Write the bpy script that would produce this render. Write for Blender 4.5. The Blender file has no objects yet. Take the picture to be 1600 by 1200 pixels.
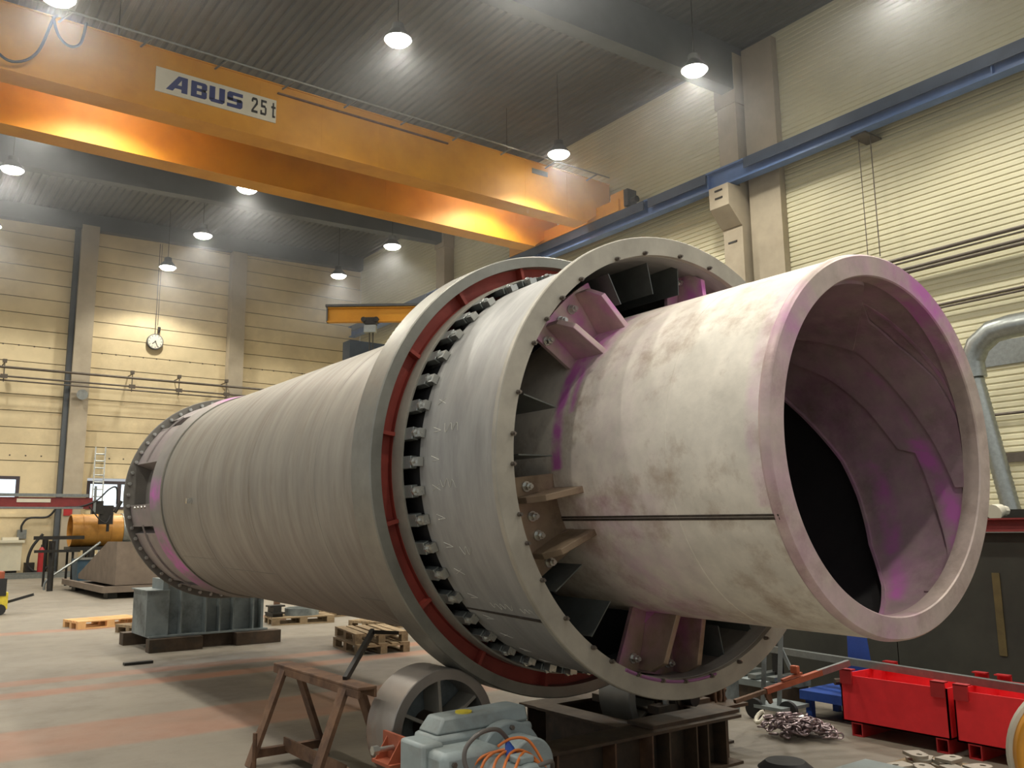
import bpy, math, random
from math import sin, cos, pi, radians as R
from mathutils import Matrix, Vector
random.seed(7)
SC = bpy.context.scene
COL = SC.collection

# ---------------------------------------------------------------- camera
cam_d = bpy.data.cameras.new('camera'); cam = bpy.data.objects.new('camera', cam_d); COL.objects.link(cam)
cam_d.sensor_width = 36.0; cam_d.lens = 1361.9*36.0/1600.0; cam_d.clip_end = 300; cam_d.clip_start = .05
PITCH, YAW, ROLL = 0.165689578, -0.639043737, -0.0116700205
f_ = Vector((-sin(YAW)*cos(PITCH), cos(YAW)*cos(PITCH), sin(PITCH)))
r0 = Vector((cos(YAW), sin(YAW), 0)); u0 = r0.cross(f_)
r1 = r0*cos(ROLL)+u0*sin(ROLL); u1 = -r0*sin(ROLL)+u0*cos(ROLL)
CAM = Vector((0, 0, 1.75))
cam.matrix_world = Matrix(((r1.x, u1.x, -f_.x, CAM.x), (r1.y, u1.y, -f_.y, CAM.y), (r1.z, u1.z, -f_.z, CAM.z), (0, 0, 0, 1)))
SC.camera = cam
# ---------------------------------------------------------------- world, exposure
w = bpy.data.worlds.new('world'); SC.world = w; w.use_nodes = True
w.node_tree.nodes['Background'].inputs[0].default_value = (0.93, 0.97, 1.0, 1)
w.node_tree.nodes['Background'].inputs[1].default_value = 0.43  # even background added as fill light through the open hall sides
SC.view_settings.view_transform = 'Standard'; SC.view_settings.look = 'None'
SC.view_settings.gamma = 1.0; SC.view_settings.exposure = 0.3; SC.view_settings.use_curve_mapping = False
LAMP_W = 470.0
LAMP_COL = (1.0, 0.965, 0.88)

# ---------------------------------------------------------------- materials
def lin(c):
    return tuple(((v/255)/12.92 if v/255 <= .04045 else ((v/255+.055)/1.055)**2.4) for v in c)
MATS = {}
def mat(name, rgb, rough=.6, metal=0., var=.12, scale=3., bump=0., stretch=(1, 1, 1), rgb2=None, spots=None, emit=None, dye=False, rgb3=None, fine=0.):
    if name in MATS: return MATS[name]
    m = bpy.data.materials.new(name); m.use_nodes = True; nt = m.node_tree; N = nt.nodes; L = nt.links
    b = N['Principled BSDF']; c = lin(rgb)
    b.inputs['Roughness'].default_value = rough; b.inputs['Metallic'].default_value = metal
    if emit:
        b.inputs['Base Color'].default_value = (*c, 1)
        b.inputs['Emission Color'].default_value = (*lin(emit[0]), 1); b.inputs['Emission Strength'].default_value = emit[1]
        MATS[name] = m; return m
    tc = N.new('ShaderNodeTexCoord'); mp = N.new('ShaderNodeMapping'); mp.inputs['Scale'].default_value = stretch
    L.new(tc.outputs['Object'], mp.inputs[0])
    n1 = N.new('ShaderNodeTexNoise'); n1.inputs['Scale'].default_value = scale; n1.inputs['Detail'].default_value = 7; n1.inputs['Roughness'].default_value = .62
    L.new(mp.outputs[0], n1.inputs['Vector'])
    mr = N.new('ShaderNodeMapRange'); mr.inputs[1].default_value = .3; mr.inputs[2].default_value = .7
    L.new(n1.outputs[0], mr.inputs[0])
    mix = N.new('ShaderNodeMix'); mix.data_type = 'RGBA'
    c2 = lin(rgb2) if rgb2 else tuple(v*(1-var*2) for v in c)
    c1 = tuple(min(1, v*(1+var)) for v in c)
    mix.inputs[6].default_value = (*c1, 1); mix.inputs[7].default_value = (*c2, 1); L.new(mr.outputs[0], mix.inputs[0])
    out = mix.outputs[2]
    if rgb3:
        n3 = N.new('ShaderNodeTexNoise'); n3.inputs['Scale'].default_value = scale*.45; n3.inputs['Detail'].default_value = 9; n3.inputs['Roughness'].default_value = .7
        mp3 = N.new('ShaderNodeMapping'); mp3.inputs['Location'].default_value = (3.1, 7.7, 1.3); mp3.inputs['Scale'].default_value = stretch
        L.new(tc.outputs['Object'], mp3.inputs[0]); L.new(mp3.outputs[0], n3.inputs['Vector'])
        r3 = N.new('ShaderNodeMapRange'); r3.inputs[1].default_value = .5; r3.inputs[2].default_value = .68; L.new(n3.outputs[0], r3.inputs[0])
        x3 = N.new('ShaderNodeMix'); x3.data_type = 'RGBA'; L.new(r3.outputs[0], x3.inputs[0]); L.new(out, x3.inputs[6]); x3.inputs[7].default_value = (*lin(rgb3), 1)
        out = x3.outputs[2]
    if dye:
        at = N.new('ShaderNodeAttribute'); at.attribute_name = 'dye'
        nd = N.new('ShaderNodeTexNoise'); nd.inputs['Scale'].default_value = 7; nd.inputs['Detail'].default_value = 6
        L.new(tc.outputs['Object'], nd.inputs['Vector'])
        ma = N.new('ShaderNodeMath'); ma.operation = 'MULTIPLY_ADD'; ma.inputs[1].default_value = 1.5; ma.inputs[2].default_value = -.35
        L.new(nd.outputs[0], ma.inputs[0])
        mm = N.new('ShaderNodeMath'); mm.operation = 'MULTIPLY'; mm.use_clamp = True
        L.new(at.outputs['Fac'], mm.inputs[0]); L.new(ma.outputs[0], mm.inputs[1])
        m2 = N.new('ShaderNodeMath'); m2.operation = 'MULTIPLY'; m2.inputs[1].default_value = 1.6; m2.use_clamp = True
        L.new(mm.outputs[0], m2.inputs[0])
        x = N.new('ShaderNodeMix'); x.data_type = 'RGBA'; L.new(m2.outputs[0], x.inputs[0]); L.new(out, x.inputs[6]); x.inputs[7].default_value = (*lin((212, 122, 194)), 1)
        out = x.outputs[2]
    L.new(out, b.inputs['Base Color'])
    mr2 = N.new('ShaderNodeMapRange'); mr2.inputs[3].default_value = max(0.05, rough-.1); mr2.inputs[4].default_value = min(1, rough+.12)
    L.new(n1.outputs[0], mr2.inputs[0]); L.new(mr2.outputs[0], b.inputs['Roughness'])
    if bump > 0:
        bp = N.new('ShaderNodeBump'); bp.inputs['Strength'].default_value = bump; bp.inputs['Distance'].default_value = .02
        nb = N.new('ShaderNodeTexNoise'); nb.inputs['Scale'].default_value = scale*4; nb.inputs['Detail'].default_value = 4
        L.new(mp.outputs[0], nb.inputs['Vector']); L.new(nb.outputs[0], bp.inputs['Height']); L.new(bp.outputs[0], b.inputs['Normal'])
    MATS[name] = m; return m

M_shell = mat('mill_steel_dark', (156, 150, 138), .48, .3, .10, 1.2, .05, (1, 5, 1), rgb3=(134, 125, 111))
M_drum = mat('rolled_steel_grey', (164, 162, 156), .48, .35, .12, 1.6, .05, (1, 4, 1), rgb3=(142, 140, 136))
M_tyre = mat('machined_tyre', (148, 146, 136), .42, .7, .12, 3, .04)
M_flange = mat('flange_plate', (172, 166, 152), .5, .45, .12, 3, .04)
M_tube = mat('stainless_plate', (234, 225, 208), .5, .08, .09, 5.2, .06, rgb3=(184, 164, 142), dye=True)
M_inner = mat('tube_inside', (176, 158, 150), .5, .1, .12, 5, .05, dye=True, rgb3=(140, 122, 114))
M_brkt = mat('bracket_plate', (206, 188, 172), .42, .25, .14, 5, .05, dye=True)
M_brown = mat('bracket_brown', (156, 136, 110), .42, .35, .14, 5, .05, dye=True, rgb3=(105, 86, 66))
M_vane = mat('vane_plate', (104, 108, 104), .35, .4, .15, 4, .03)
M_red = mat('red_primer', (150, 62, 50), .55, .1, .15, 5, .05)
M_bolt = mat('zinc_bolt', (205, 205, 198), .28, .9, .05, 10)
M_nut = mat('dark_nut', (120, 112, 104), .4, .8, .1, 10)
M_far = mat('far_plate', (158, 152, 144), .5, .4, .1, 2, .03, dye=True)
M_void = mat('unlit_black', (30, 28, 27), .8, 0, .1, 5)  # near-black colour standing in for the unlit depth of drum and tube
M_dark = mat('black_steel', (54, 52, 48), .5, .5, .15, 4)
M_seam = mat('weld_seam', (84, 76, 68), .5, .6, .2, 20, .2)
M_rust = mat('rusty_steel', (112, 82, 58), .7, .25, .2, 6, .15, rgb2=(78, 58, 46), rgb3=(128, 100, 78))
M_frame = mat('oily_frame', (84, 68, 52), .6, .3, .2, 5, .1, rgb3=(60, 56, 48))
M_wood = mat('pallet_wood', (150, 128, 96), .8, 0, .15, 4, .1, (1, 4, 4), rgb3=(110, 90, 66))
M_newwood = mat('fresh_pallet_wood', (226, 178, 120), .8, 0, .1, 4, .05, rgb3=(214, 150, 92))
M_grey = mat('gearbox_grey', (150, 160, 158), .45, 0, .08, 5, .04, rgb3=(128, 132, 126))
M_cradle = mat('grey_cradle', (138, 146, 144), .55, .2, .12, 3, .05, rgb3=(84, 88, 86))
M_orange = mat('crane_orange', (212, 148, 26), .55, .0, .05, 1.0, .0, rgb2=(196, 132, 20), rgb3=(204, 144, 34))
M_blue = mat('runway_blue', (84, 112, 160), .45, 0, .1, 2)
M_conc = mat('precast_concrete', (172, 160, 138), .8, 0, .07, 1.5, .03)
M_lampbody = mat('lamp_body', (90, 92, 92), .5, .4, .05, 5)
M_lens = mat('lamp_lens', (255, 255, 255), emit=((255, 246, 228), 45.0))
M_white = mat('white_paint', (214, 208, 188), .5, 0, .04, 3)
M_navy = mat('navy_letters', (48, 58, 112), .5, 0, .03, 3)
M_black = mat('black_rubber', (38, 37, 36), .6, 0, .1, 5)
M_binred = mat('bin_red', (232, 48, 54), .5, 0, .08, 4, rgb3=(216, 40, 46))
M_binredd = mat('bin_red_dull', (170, 40, 42), .5, 0, .1, 4)
M_chain = mat('chain_steel', (158, 142, 142), .33, .85, .1, 8)
M_primer = mat('orange_primer', (168, 88, 58), .6, .1, .15, 6)
M_galv = mat('galvanised', (150, 154, 150), .35, .8, .1, 10)
M_pipe = mat('pipe_grey', (96, 88, 78), .5, .4, .1, 5)
M_beamred = mat('boom_red', (126, 46, 44), .5, 0, .1, 5)
M_yel = mat('yellow_brown_coat', (196, 140, 62), .35, .1, .12, 3, rgb3=(160, 108, 44))
M_bluebin = mat('bin_blue', (58, 84, 100), .5, 0, .1, 4)
M_cab = mat('cabinet_cream', (206, 200, 176), .5, 0, .04, 3)
M_bluecloth = mat('blue_tarp', (36, 72, 150), .6, 0, .12, 5)
M_orcord = mat('orange_cord', (214, 118, 52), .5, 0, .04, 5)
M_grcord = mat('grey_cord', (96, 90, 84), .5, 0, .04, 5)
M_ylabel = mat('yellow_label', (214, 192, 60), .5, 0, .1, 12)
M_win = mat('window_daylight', (230, 240, 250), emit=((214, 234, 246), 1.15))
M_winframe = mat('window_frame', (70, 62, 66), .5, 0, .05, 4)
M_machine = mat('machine_green', (56, 56, 48), .6, .1, .2, 1.5)
M_roofsteel = mat('roof_steel', (90, 95, 98), .6, .1, .08, 1)
M_chalk = mat('chalk_mark', (206, 204, 190), .9, 0, .05, 9)
M_copper = mat('roller_tread', (160, 152, 142), .38, .5, .12, 1.6, .03, rgb3=(160, 118, 94))

def corr_mat(name, rgb, axis, period, depth, dark, rough=.5, gmin=.08, rgb2=None):
    m = mat(name, rgb, rough, 0, .05, .8, 0, rgb2=rgb2)
    return m
M_wallR = mat('cladding_cream', (208, 202, 170), .55, 0, .04, .6)
M_deck = mat('roof_deck', (100, 102, 100), .6, .1, .08, .8)

def wallB_mat():
    m = mat('back_wall_panels', (218, 200, 160), .85, 0, .07, .7, .0, rgb3=(196, 178, 142))
    return m
M_wallB = wallB_mat()

def floor_mat():
    m = bpy.data.materials.new('workshop_floor'); m.use_nodes = True; nt = m.node_tree; N = nt.nodes; L = nt.links; b = N['Principled BSDF']
    tc = N.new('ShaderNodeTexCoord'); sx = N.new('ShaderNodeSeparateXYZ'); L.new(tc.outputs['Object'], sx.inputs[0])
    def noise(s, d=8, r=.6, st=(1, 1, 1)):
        mp = N.new('ShaderNodeMapping'); mp.inputs['Scale'].default_value = st; L.new(tc.outputs['Object'], mp.inputs[0])
        n = N.new('ShaderNodeTexNoise'); n.inputs['Scale'].default_value = s; n.inputs['Detail'].default_value = d; n.inputs['Roughness'].default_value = r
        L.new(mp.outputs[0], n.inputs['Vector']); return n.outputs[0]
    def mixc(fac, a, c):
        x = N.new('ShaderNodeMix'); x.data_type = 'RGBA'; L.new(fac, x.inputs[0])
        if isinstance(a, tuple): x.inputs[6].default_value = (*lin(a), 1)
        else: L.new(a, x.inputs[6])
        x.inputs[7].default_value = (*lin(c), 1); return x.outputs[2]
    def mrange(v, a, c, lo=0., hi=1.):
        r = N.new('ShaderNodeMapRange'); r.inputs[1].default_value = a; r.inputs[2].default_value = c; r.inputs[3].default_value = lo; r.inputs[4].default_value = hi; L.new(v, r.inputs[0]); return r.outputs[0]
    def math2(op, a, c):
        n = N.new('ShaderNodeMath'); n.operation = op
        for i, v in enumerate((a, c)):
            if isinstance(v, (int, float)): n.inputs[i].default_value = v
            else: L.new(v, n.inputs[i])
        return n.outputs[0]
    col = mixc(mrange(noise(.35), .35, .65), (136, 127, 112), (118, 110, 96))
    col = mixc(mrange(noise(2.2, 10, .7), .5, .75, 0, .6), col, (106, 98, 86))
    # reddish traffic stripes across the hall (worn paint) and darker patches between them
    for y0, y1, k in ((8.2, 9.35, .5), (11.2, 11.6, .65), (12.1, 12.5, .6), (18.2, 18.7, .6)):
        up = mrange(sx.outputs[1], y0-.06, y0+.04); dn = mrange(sx.outputs[1], y1-.04, y1+.06, 1, 0)
        band = math2('MULTIPLY', math2('MULTIPLY', up, dn), mrange(noise(1.3, 6), .35, .6, .35, k))
        lim = mrange(sx.outputs[0], 7.5, 8.2, 1, 0)
        col = mixc(math2('MULTIPLY', band, lim), col, (158, 98, 68))
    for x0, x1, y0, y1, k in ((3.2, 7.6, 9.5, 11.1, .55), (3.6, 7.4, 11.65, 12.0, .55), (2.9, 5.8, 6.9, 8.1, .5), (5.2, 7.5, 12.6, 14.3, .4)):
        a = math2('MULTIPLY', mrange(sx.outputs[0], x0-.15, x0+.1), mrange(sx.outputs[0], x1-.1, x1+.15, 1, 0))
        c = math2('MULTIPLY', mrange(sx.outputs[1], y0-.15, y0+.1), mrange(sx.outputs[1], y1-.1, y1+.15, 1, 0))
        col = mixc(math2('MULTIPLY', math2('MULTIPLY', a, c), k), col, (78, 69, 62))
    L.new(col, b.inputs['Base Color']); b.inputs['Roughness'].default_value = .55
    L.new(mrange(noise(1.1), .3, .7, .42, .7), b.inputs['Roughness'])
    bp = N.new('ShaderNodeBump'); bp.inputs['Strength'].default_value = .08; bp.inputs['Distance'].default_value = .02
    L.new(noise(20), bp.inputs['Height']); L.new(bp.outputs[0], b.inputs['Normal'])
    return m
M_floor = floor_mat()

# ---------------------------------------------------------------- mesh helpers
class MB:
    def __init__(s): s.v = []; s.f = []
    def add(s, vs, fs, T=None):
        o = len(s.v)
        for v in vs:
            v = Vector(v)
            if T is not None: v = T @ v
            s.v.append(tuple(v))
        for q in fs: s.f.append([i+o for i in q])
        return s
    def box(s, a, b, T=None):
        x0, y0, z0 = a; x1, y1, z1 = b
        return s.add([(x0, y0, z0), (x1, y0, z0), (x1, y1, z0), (x0, y1, z0), (x0, y0, z1), (x1, y0, z1), (x1, y1, z1), (x0, y1, z1)],
                     [(0, 3, 2, 1), (4, 5, 6, 7), (0, 1, 5, 4), (1, 2, 6, 5), (2, 3, 7, 6), (3, 0, 4, 7)], T)
    def beam(s, p, q, wx, wz, up=(0, 0, 1)):
        p = Vector(p); q = Vector(q); d = (q-p); L = d.length; d.normalize()
        u = Vector(up); x = d.cross(u)
        if x.length < 1e-4: x = d.cross(Vector((0, 1, 0)))
        x.normalize(); z = x.cross(d)
        T = Matrix(((x.x, d.x, z.x, p.x), (x.y, d.y, z.y, p.y), (x.z, d.z, z.z, p.z), (0, 0, 0, 1)))
        return s.box((-wx/2, 0, -wz/2), (wx/2, L, wz/2), T)
    def cyl(s, p, q, r, n=16, r2=None, cap=True):
        p = Vector(p); q = Vector(q); d = (q-p).normalized(); r2 = r if r2 is None else r2
        x = d.cross(Vector((0, 0, 1)))
        if x.length < 1e-3: x = d.cross(Vector((0, 1, 0)))
        x.normalize(); y = d.cross(x)
        vs = [p+(x*cos(2*pi*i/n)+y*sin(2*pi*i/n))*r for i in range(n)]+[q+(x*cos(2*pi*i/n)+y*sin(2*pi*i/n))*r2 for i in range(n)]
        fs = [(i, (i+1) % n, n+(i+1) % n, n+i) for i in range(n)]
        if cap: fs += [tuple(range(n))[::-1], tuple(range(n, 2*n))]
        return s.add(vs, fs)
    def tube(s, pts, r, n=8, closed=False):
        pts = [Vector(p) for p in pts]; m = len(pts); o = len(s.v); px = None
        for i, p in enumerate(pts):
            a = pts[(i-1) % m] if (closed or i > 0) else p; b = pts[(i+1) % m] if (closed or i < m-1) else p
            d = (b-a).normalized()
            x = d.cross(Vector((0, 0, 1))) if px is None else px-d*px.dot(d)
            if x.length < 1e-3: x = d.cross(Vector((0, 1, 0)))
            x.normalize(); px = x; y = d.cross(x)
            for k in range(n): s.v.append(tuple(p+(x*cos(2*pi*k/n)+y*sin(2*pi*k/n))*r))
        for i in range(m if closed else m-1):
            j = (i+1) % m
            for k in range(n): s.f.append([o+i*n+k, o+i*n+(k+1) % n, o+j*n+(k+1) % n, o+j*n+k])
        if not closed: s.f.append([o+k for k in range(n)][::-1]); s.f.append([o+(m-1)*n+k for k in range(n)])
        return s
    def lathe(s, prof, n=96, a0=0., a1=360., off=(0, 0), closed=True):
        """prof: (t, r) loop around the local Y axis; closed profile; partial sweeps get end caps"""
        full = abs(a1-a0) >= 359.99; k = len(prof); o = len(s.v); m = n if full else n+1
        for i in range(m):
            a = R(a0+(a1-a0)*i/n)
            for t, r in prof: s.v.append((off[0]+r*cos(a), t, off[1]+r*sin(a)))
        kk = k if closed else k-1
        for i in range(n):
            j = (i+1) % m
            for q in range(kk):
                q2 = (q+1) % k; s.f.append([o+i*k+q, o+i*k+q2, o+j*k+q2, o+j*k+q])
        if not full and closed: s.f.append([o+q for q in range(k)]); s.f.append([o+n*k+q for q in range(k)][::-1])
        return s
    def prism(s, poly, h, T):
        """poly in local xy, extruded along local z by h"""
        n = len(poly)
        return s.add([(x, y, 0) for x, y in poly]+[(x, y, h) for x, y in poly], [tuple(range(n))[::-1], tuple(range(n, 2*n))]+[(i, (i+1) % n, n+(i+1) % n, n+i) for i in range(n)], T)
    def build(s, name, m, parent=None, smooth=35, bevel=0, dye=None):
        me = bpy.data.meshes.new(name); me.from_pydata(s.v, [], s.f); me.update()
        import bmesh
        bm = bmesh.new(); bm.from_mesh(me); bmesh.ops.recalc_face_normals(bm, faces=bm.faces); bm.to_mesh(me); bm.free()
        if smooth:
            me.polygons.foreach_set('use_smooth', [True]*len(me.polygons)); me.set_sharp_from_angle(angle=R(smooth))
        me.materials.append(m)
        if dye:
            at = me.attributes.new('dye', 'FLOAT', 'POINT'); at.data.foreach_set('value', [dye(v.co) for v in me.vertices])
        o = bpy.data.objects.new(name, me); COL.objects.link(o)
        if parent is not None: o.parent = parent
        if bevel:
            b = o.modifiers.new('bevel', 'BEVEL'); b.width = bevel; b.segments = 2; b.limit_method = 'ANGLE'; b.angle_limit = R(40)
        return o

def spline(P, n=8):
    P = [Vector(p) for p in P]; Q = []
    for i in range(len(P)-1):
        p0 = P[max(0, i-1)]; p1 = P[i]; p2 = P[i+1]; p3 = P[min(len(P)-1, i+2)]
        for k in range(n):
            t = k/n; Q.append(.5*((2*p1)+(-p0+p2)*t+(2*p0-5*p1+4*p2-p3)*t*t+(-p0+3*p1-3*p2+p3)*t**3))
    Q.append(P[-1]); return Q
def tag(o, label=None, cat=None, group=None, kind=None):
    if label: o['label'] = label
    if cat: o['category'] = cat
    if group: o['group'] = group
    if kind: o['kind'] = kind
    return o
def thing(name, loc, label, cat, group=None, rz=0):
    o = bpy.data.objects.new(name, None); COL.objects.link(o); o.location = loc; o.rotation_euler = (0, 0, rz); o.empty_display_size = .1
    return tag(o, label, cat, group)
def copy_tree(o, parent=None):
    c = o.copy(); COL.objects.link(c)
    if parent is not None: c.parent = parent
    for ch in list(o.children): copy_tree(ch, c)
    return c
def struct(name, mb, m, **k): return tag(mb.build(name, m, None, **k), kind='structure')
def ceil_z(x): return 17.2+.03*(x-22)

# ================================================================ SETTING
XR, YB = 21.96, 44.0
struct('floor', MB().box((-14, -10, -.2), (XR+.2, YB+.3, 0)), M_floor, smooth=0)
# back wall: stacked precast planks with open joints
b = MB(); ph = .742; z = 5.0-ph*7; wins = [(1.2, 5.55, 2.93, 4.33), (8.28, 11.4, 2.9, 4.2)]
def wall_rects(x0, x1, z0, z1):
    out = [(x0, x1)]
    for wx0, wx1, wz0, wz1 in wins:
        if z1 > wz0+.05 and z0 < wz1-.05:
            n = []
            for a, c in out:
                if wx0 > a and wx0 < c: n.append((a, wx0)); 
                if wx1 < c and wx1 > a: n.append((wx1, c))
                if wx1 <= a or wx0 >= c: n.append((a, c))
            out = n
    return out
rows = [0.0, 1.45, 2.93, 4.33, 5.0]+[5.0+ph*i for i in range(1, 18)]
for i in range(len(rows)-1):
    for a, c in wall_rects(-14, XR, rows[i], rows[i+1]): b.box((a, YB, rows[i]+(.035 if i > 3 else 0)), (c, YB+.2, rows[i+1]))
struct('trim_7', MB().box((-14, YB+.06, 4.4), (XR, YB+.19, 17.9)), M_pipe, smooth=0)
struct('wall_back', b, M_wallB, smooth=0)
# right wall: horizontal corrugated cladding
b = MB(); b.box((XR+.03, -10, 0), (XR+.2, YB, 17.4)); z = 0.02; pit = .155
while z < 17.1:
    b.add([(XR+.03, -10, z), (XR, -10, z+.02), (XR, -10, z+pit-.045), (XR+.03, -10, z+pit-.02), (XR+.03, YB, z), (XR, YB, z+.02), (XR, YB, z+pit-.045), (XR+.03, YB, z+pit-.02)],
          [(0, 1, 5, 4), (1, 2, 6, 5), (2, 3, 7, 6)]); z += pit
struct('wall_right', b, M_wallR, smooth=0)
# corrugated roof deck, ribs along the hall
b = MB(); x = -14.; p = .30
while x < XR:
    zs = [0, 0, .07, .07, 0]; xs = [0, .12, .16, .26, p]
    vs = [(x+xx, -10, ceil_z(x+xx)+zz) for xx, zz in zip(xs, zs)]+[(x+xx, YB, ceil_z(x+xx)+zz) for xx, zz in zip(xs, zs)]
    b.add(vs, [(i, i+1, i+6, i+5) for i in range(4)]); x += p
b.add([(-14, -10, ceil_z(-14)+.12), (XR+.2, -10, ceil_z(XR)+.12), (XR+.2, YB+.2, ceil_z(XR)+.12), (-14, YB+.2, ceil_z(-14)+.12)], [(0, 1, 2, 3)])
struct('ceiling', b, M_deck, smooth=0)
# roof beams, back beam, columns
def rafter(y, wd, dep):
    b = MB(); x0, x1 = -14, XR-.1
    b.add([(x0, y-wd/2, ceil_z(x0)-dep), (x1, y-wd/2, ceil_z(x1)-dep), (x1, y+wd/2, ceil_z(x1)-dep), (x0, y+wd/2, ceil_z(x0)-dep),
           (x0, y-wd/2, ceil_z(x0)-.01), (x1, y-wd/2, ceil_z(x1)-.01), (x1, y+wd/2, ceil_z(x1)-.01), (x0, y+wd/2, ceil_z(x0)-.01)],
          [(0, 3, 2, 1), (4, 5, 6, 7), (0, 1, 5, 4), (1, 2, 6, 5), (2, 3, 7, 6), (3, 0, 4, 7)])
    struct('roof_beam', b, M_roofsteel, smooth=0)
rafter(16.85, .5, 1.55); rafter(34.5, .5, 1.75); rafter(YB-.25, .45, .75); rafter(-.7, .5, 1.6)
for y, wd in ((17.0, .75), (34.5, .75), (-.7, .75)):
    b = MB().box((XR-.55, y-wd/2, 0), (XR-.01, y+wd/2, 16.2)).box((XR-.62, y-wd/2-.04, 15.2), (XR-.01, y+wd/2+.04, 16.9))
    struct('column', b, M_conc, smooth=0)
struct('column', MB().box((XR-.28, 15.35, 0), (XR-.01, 16.5, 17.0)), M_conc, smooth=0)
for x in (7.62, 14.77, .5): struct('column', MB().box((x-.38, YB-.5, 0), (x+.38, YB-.005, 16.2)), M_conc, smooth=0)
struct('trim_1', MB().box((7.02, YB-.3, 0), (7.22, YB-.01, 16.2)), M_roofsteel, smooth=0)
# corbel under the runway
b = MB(); T = Matrix(((1, 0, 0, 0), (0, 0, 1, 16.62), (0, 1, 0, 0), (0, 0, 0, 1)))
b.prism([(XR-.5, 11.1), (XR-.6, 11.1), (XR-1.15, 11.65), (XR-1.15, 12.35), (XR-.5, 12.35)], .76, T)
struct('column_bracket', b, M_conc, smooth=0)
b = MB()
for zz in (12.2, 11.95): b.box((XR-1.165, 16.85, zz-.03), (XR-1.14, 17.15, zz+.03))
b.box((XR-.565, 16.85, 10.6), (XR-.54, 17.2, 10.66))
struct('trim_2', b, M_dark, smooth=0)
# windows at the foot of the back wall
for i, (x0, x1, z0, z1) in enumerate(wins):
    o = struct('window_%d' % (i+1), MB().box((x0, YB+.1, z0), (x1, YB+.12, z1)), M_win, smooth=0)
    f = MB(); y0, y1 = YB-.03, YB+.1
    f.box((x0, y0, z0), (x1, y1, z0+.12)).box((x0, y0, z1-.14), (x1, y1, z1)).box((x0, y0, z0+.12), (x0+.14, y1, z1-.14)).box((x1-.14, y0, z0+.12), (x1, y1, z1-.14))
    xx = x0+1.32 if i else x0+2.1
    f.box((xx, y0, z0+.12), (xx+.16, y1, z1-.14))
    f.build('window_frame', M_winframe, o, smooth=0)
for i, (x0, x1) in enumerate(((8.0, 12.0), (-2, 6.9))):
    struct('trim_%d' % (3+i), MB().box((x0, YB-.06, 2.55), (x1, YB+.0, 2.72)), M_wallB, smooth=0)
# light guard rail strip on the floor before the back wall
struct('baseboard_back', MB().box((-10, 41.2, 0), (8.2, 41.35, .16)).box((-10, 42.0, .0), (8.4, 42.1, .22)), M_galv, smooth=0)
# wall bolt dots on back wall
b = MB()
for zz in (10.2, 5.25):
    x = 1.0
    while x < 21:
        if not(7.0 < x < 8.1 or 14.3 < x < 15.3): b.box((x-.03, YB-.01, zz-.03), (x+.03, YB+.01, zz+.03))
        x += .62 if int(x*3) % 2 else .98
struct('trim_5', b, M_pipe, smooth=0)

# ================================================================ LAMPS
def make_lamp():
    t = thing('high_bay_lamp', (0, 0, 0), 'x', 'lamp', 'high bay lamps hanging in rows from the roof'); K = 1.35
    def loc(prof): # (r,z) lathe about Z
        mb = MB(); n = 28; k = len(prof)
        for i in range(n):
            a = 2*pi*i/n
            for r, z in prof: mb.v.append((K*r*cos(a), K*r*sin(a), z))
        for i in range(n):
            j = (i+1) % n
            for q in range(k-1): mb.f.append([i*k+q, i*k+q+1, j*k+q+1, j*k+q])
        return mb
    loc([(.05, .5), (.12, .46), (.13, .3), (.17, .24), (.25, .1), (.29, .0), (.27, .0), (.23, .1), (.0, .13)]).build('lamp_shade', M_lampbody, t)
    loc([(.0, -.14), (.12, -.125), (.22, -.07), (.265, .0), (.265, .02), (.0, .03)]).build('lamp_lens', M_lens, t)
    return t
lamp0 = make_lamp(); used = False
LAMPS = [(10.6, 19.27, 14.89, 'high bay lamp under the roof near the top centre, before the crane'), (17.8, 15.16, 14.46, 'high bay lamp beside the roof beam end near the right wall column'),
 (17.8, 21.17, 14.17, 'high bay lamp above the right end of the orange girder'), (10.6, 30.79, 14.46, 'high bay lamp touching the lower edge of the rear orange girder'),
 (10.6, 36.02, 14.15, 'small high bay lamp between the rear girder and the clock lamp'), (10.6, 41.28, 14.09, 'high bay lamp glowing right above the wall clock'),
 (17.8, 32.67, 14.11, 'small high bay lamp below the rear roof beam at its right end'), (17.8, 38.08, 14.1, 'high bay lamp above the tip of the small orange jib'),
 (3.2, 33.3, 14.3, 'high bay lamp at the left edge below the rear girder'), (3.2, 39.2, 14.0, 'lowest high bay lamp cut by the left edge'),
 (2.5, 20.0, 13.45, 'high bay lamp at the top left corner over the hanging cable'), (17.8, 9.1, 13.9, 'high bay lamp at the top edge over the cladding, right of the beam'),
 (4.52, 23.9, 14.6, 'high bay lamp hidden behind the front orange girder'), (17.8, 24.1, 14.75, 'high bay lamp behind the right end of the girders')]
HID = [(10.6, 13.5), (10.6, 7.7), (10.6, 1.9), (17.8, 3.2), (3.2, 16.5), (3.2, 10.7), (3.2, 4.9), (3.2, -1.0), (3.2, 28.6), (-4, 34), (-4, 24.3), (-4, 18), (-4, 10), (-4, 2), (10.6, -4), (17.8, -3)]
for x, y in HID: LAMPS.append((x, y, 14.4, None))
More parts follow.
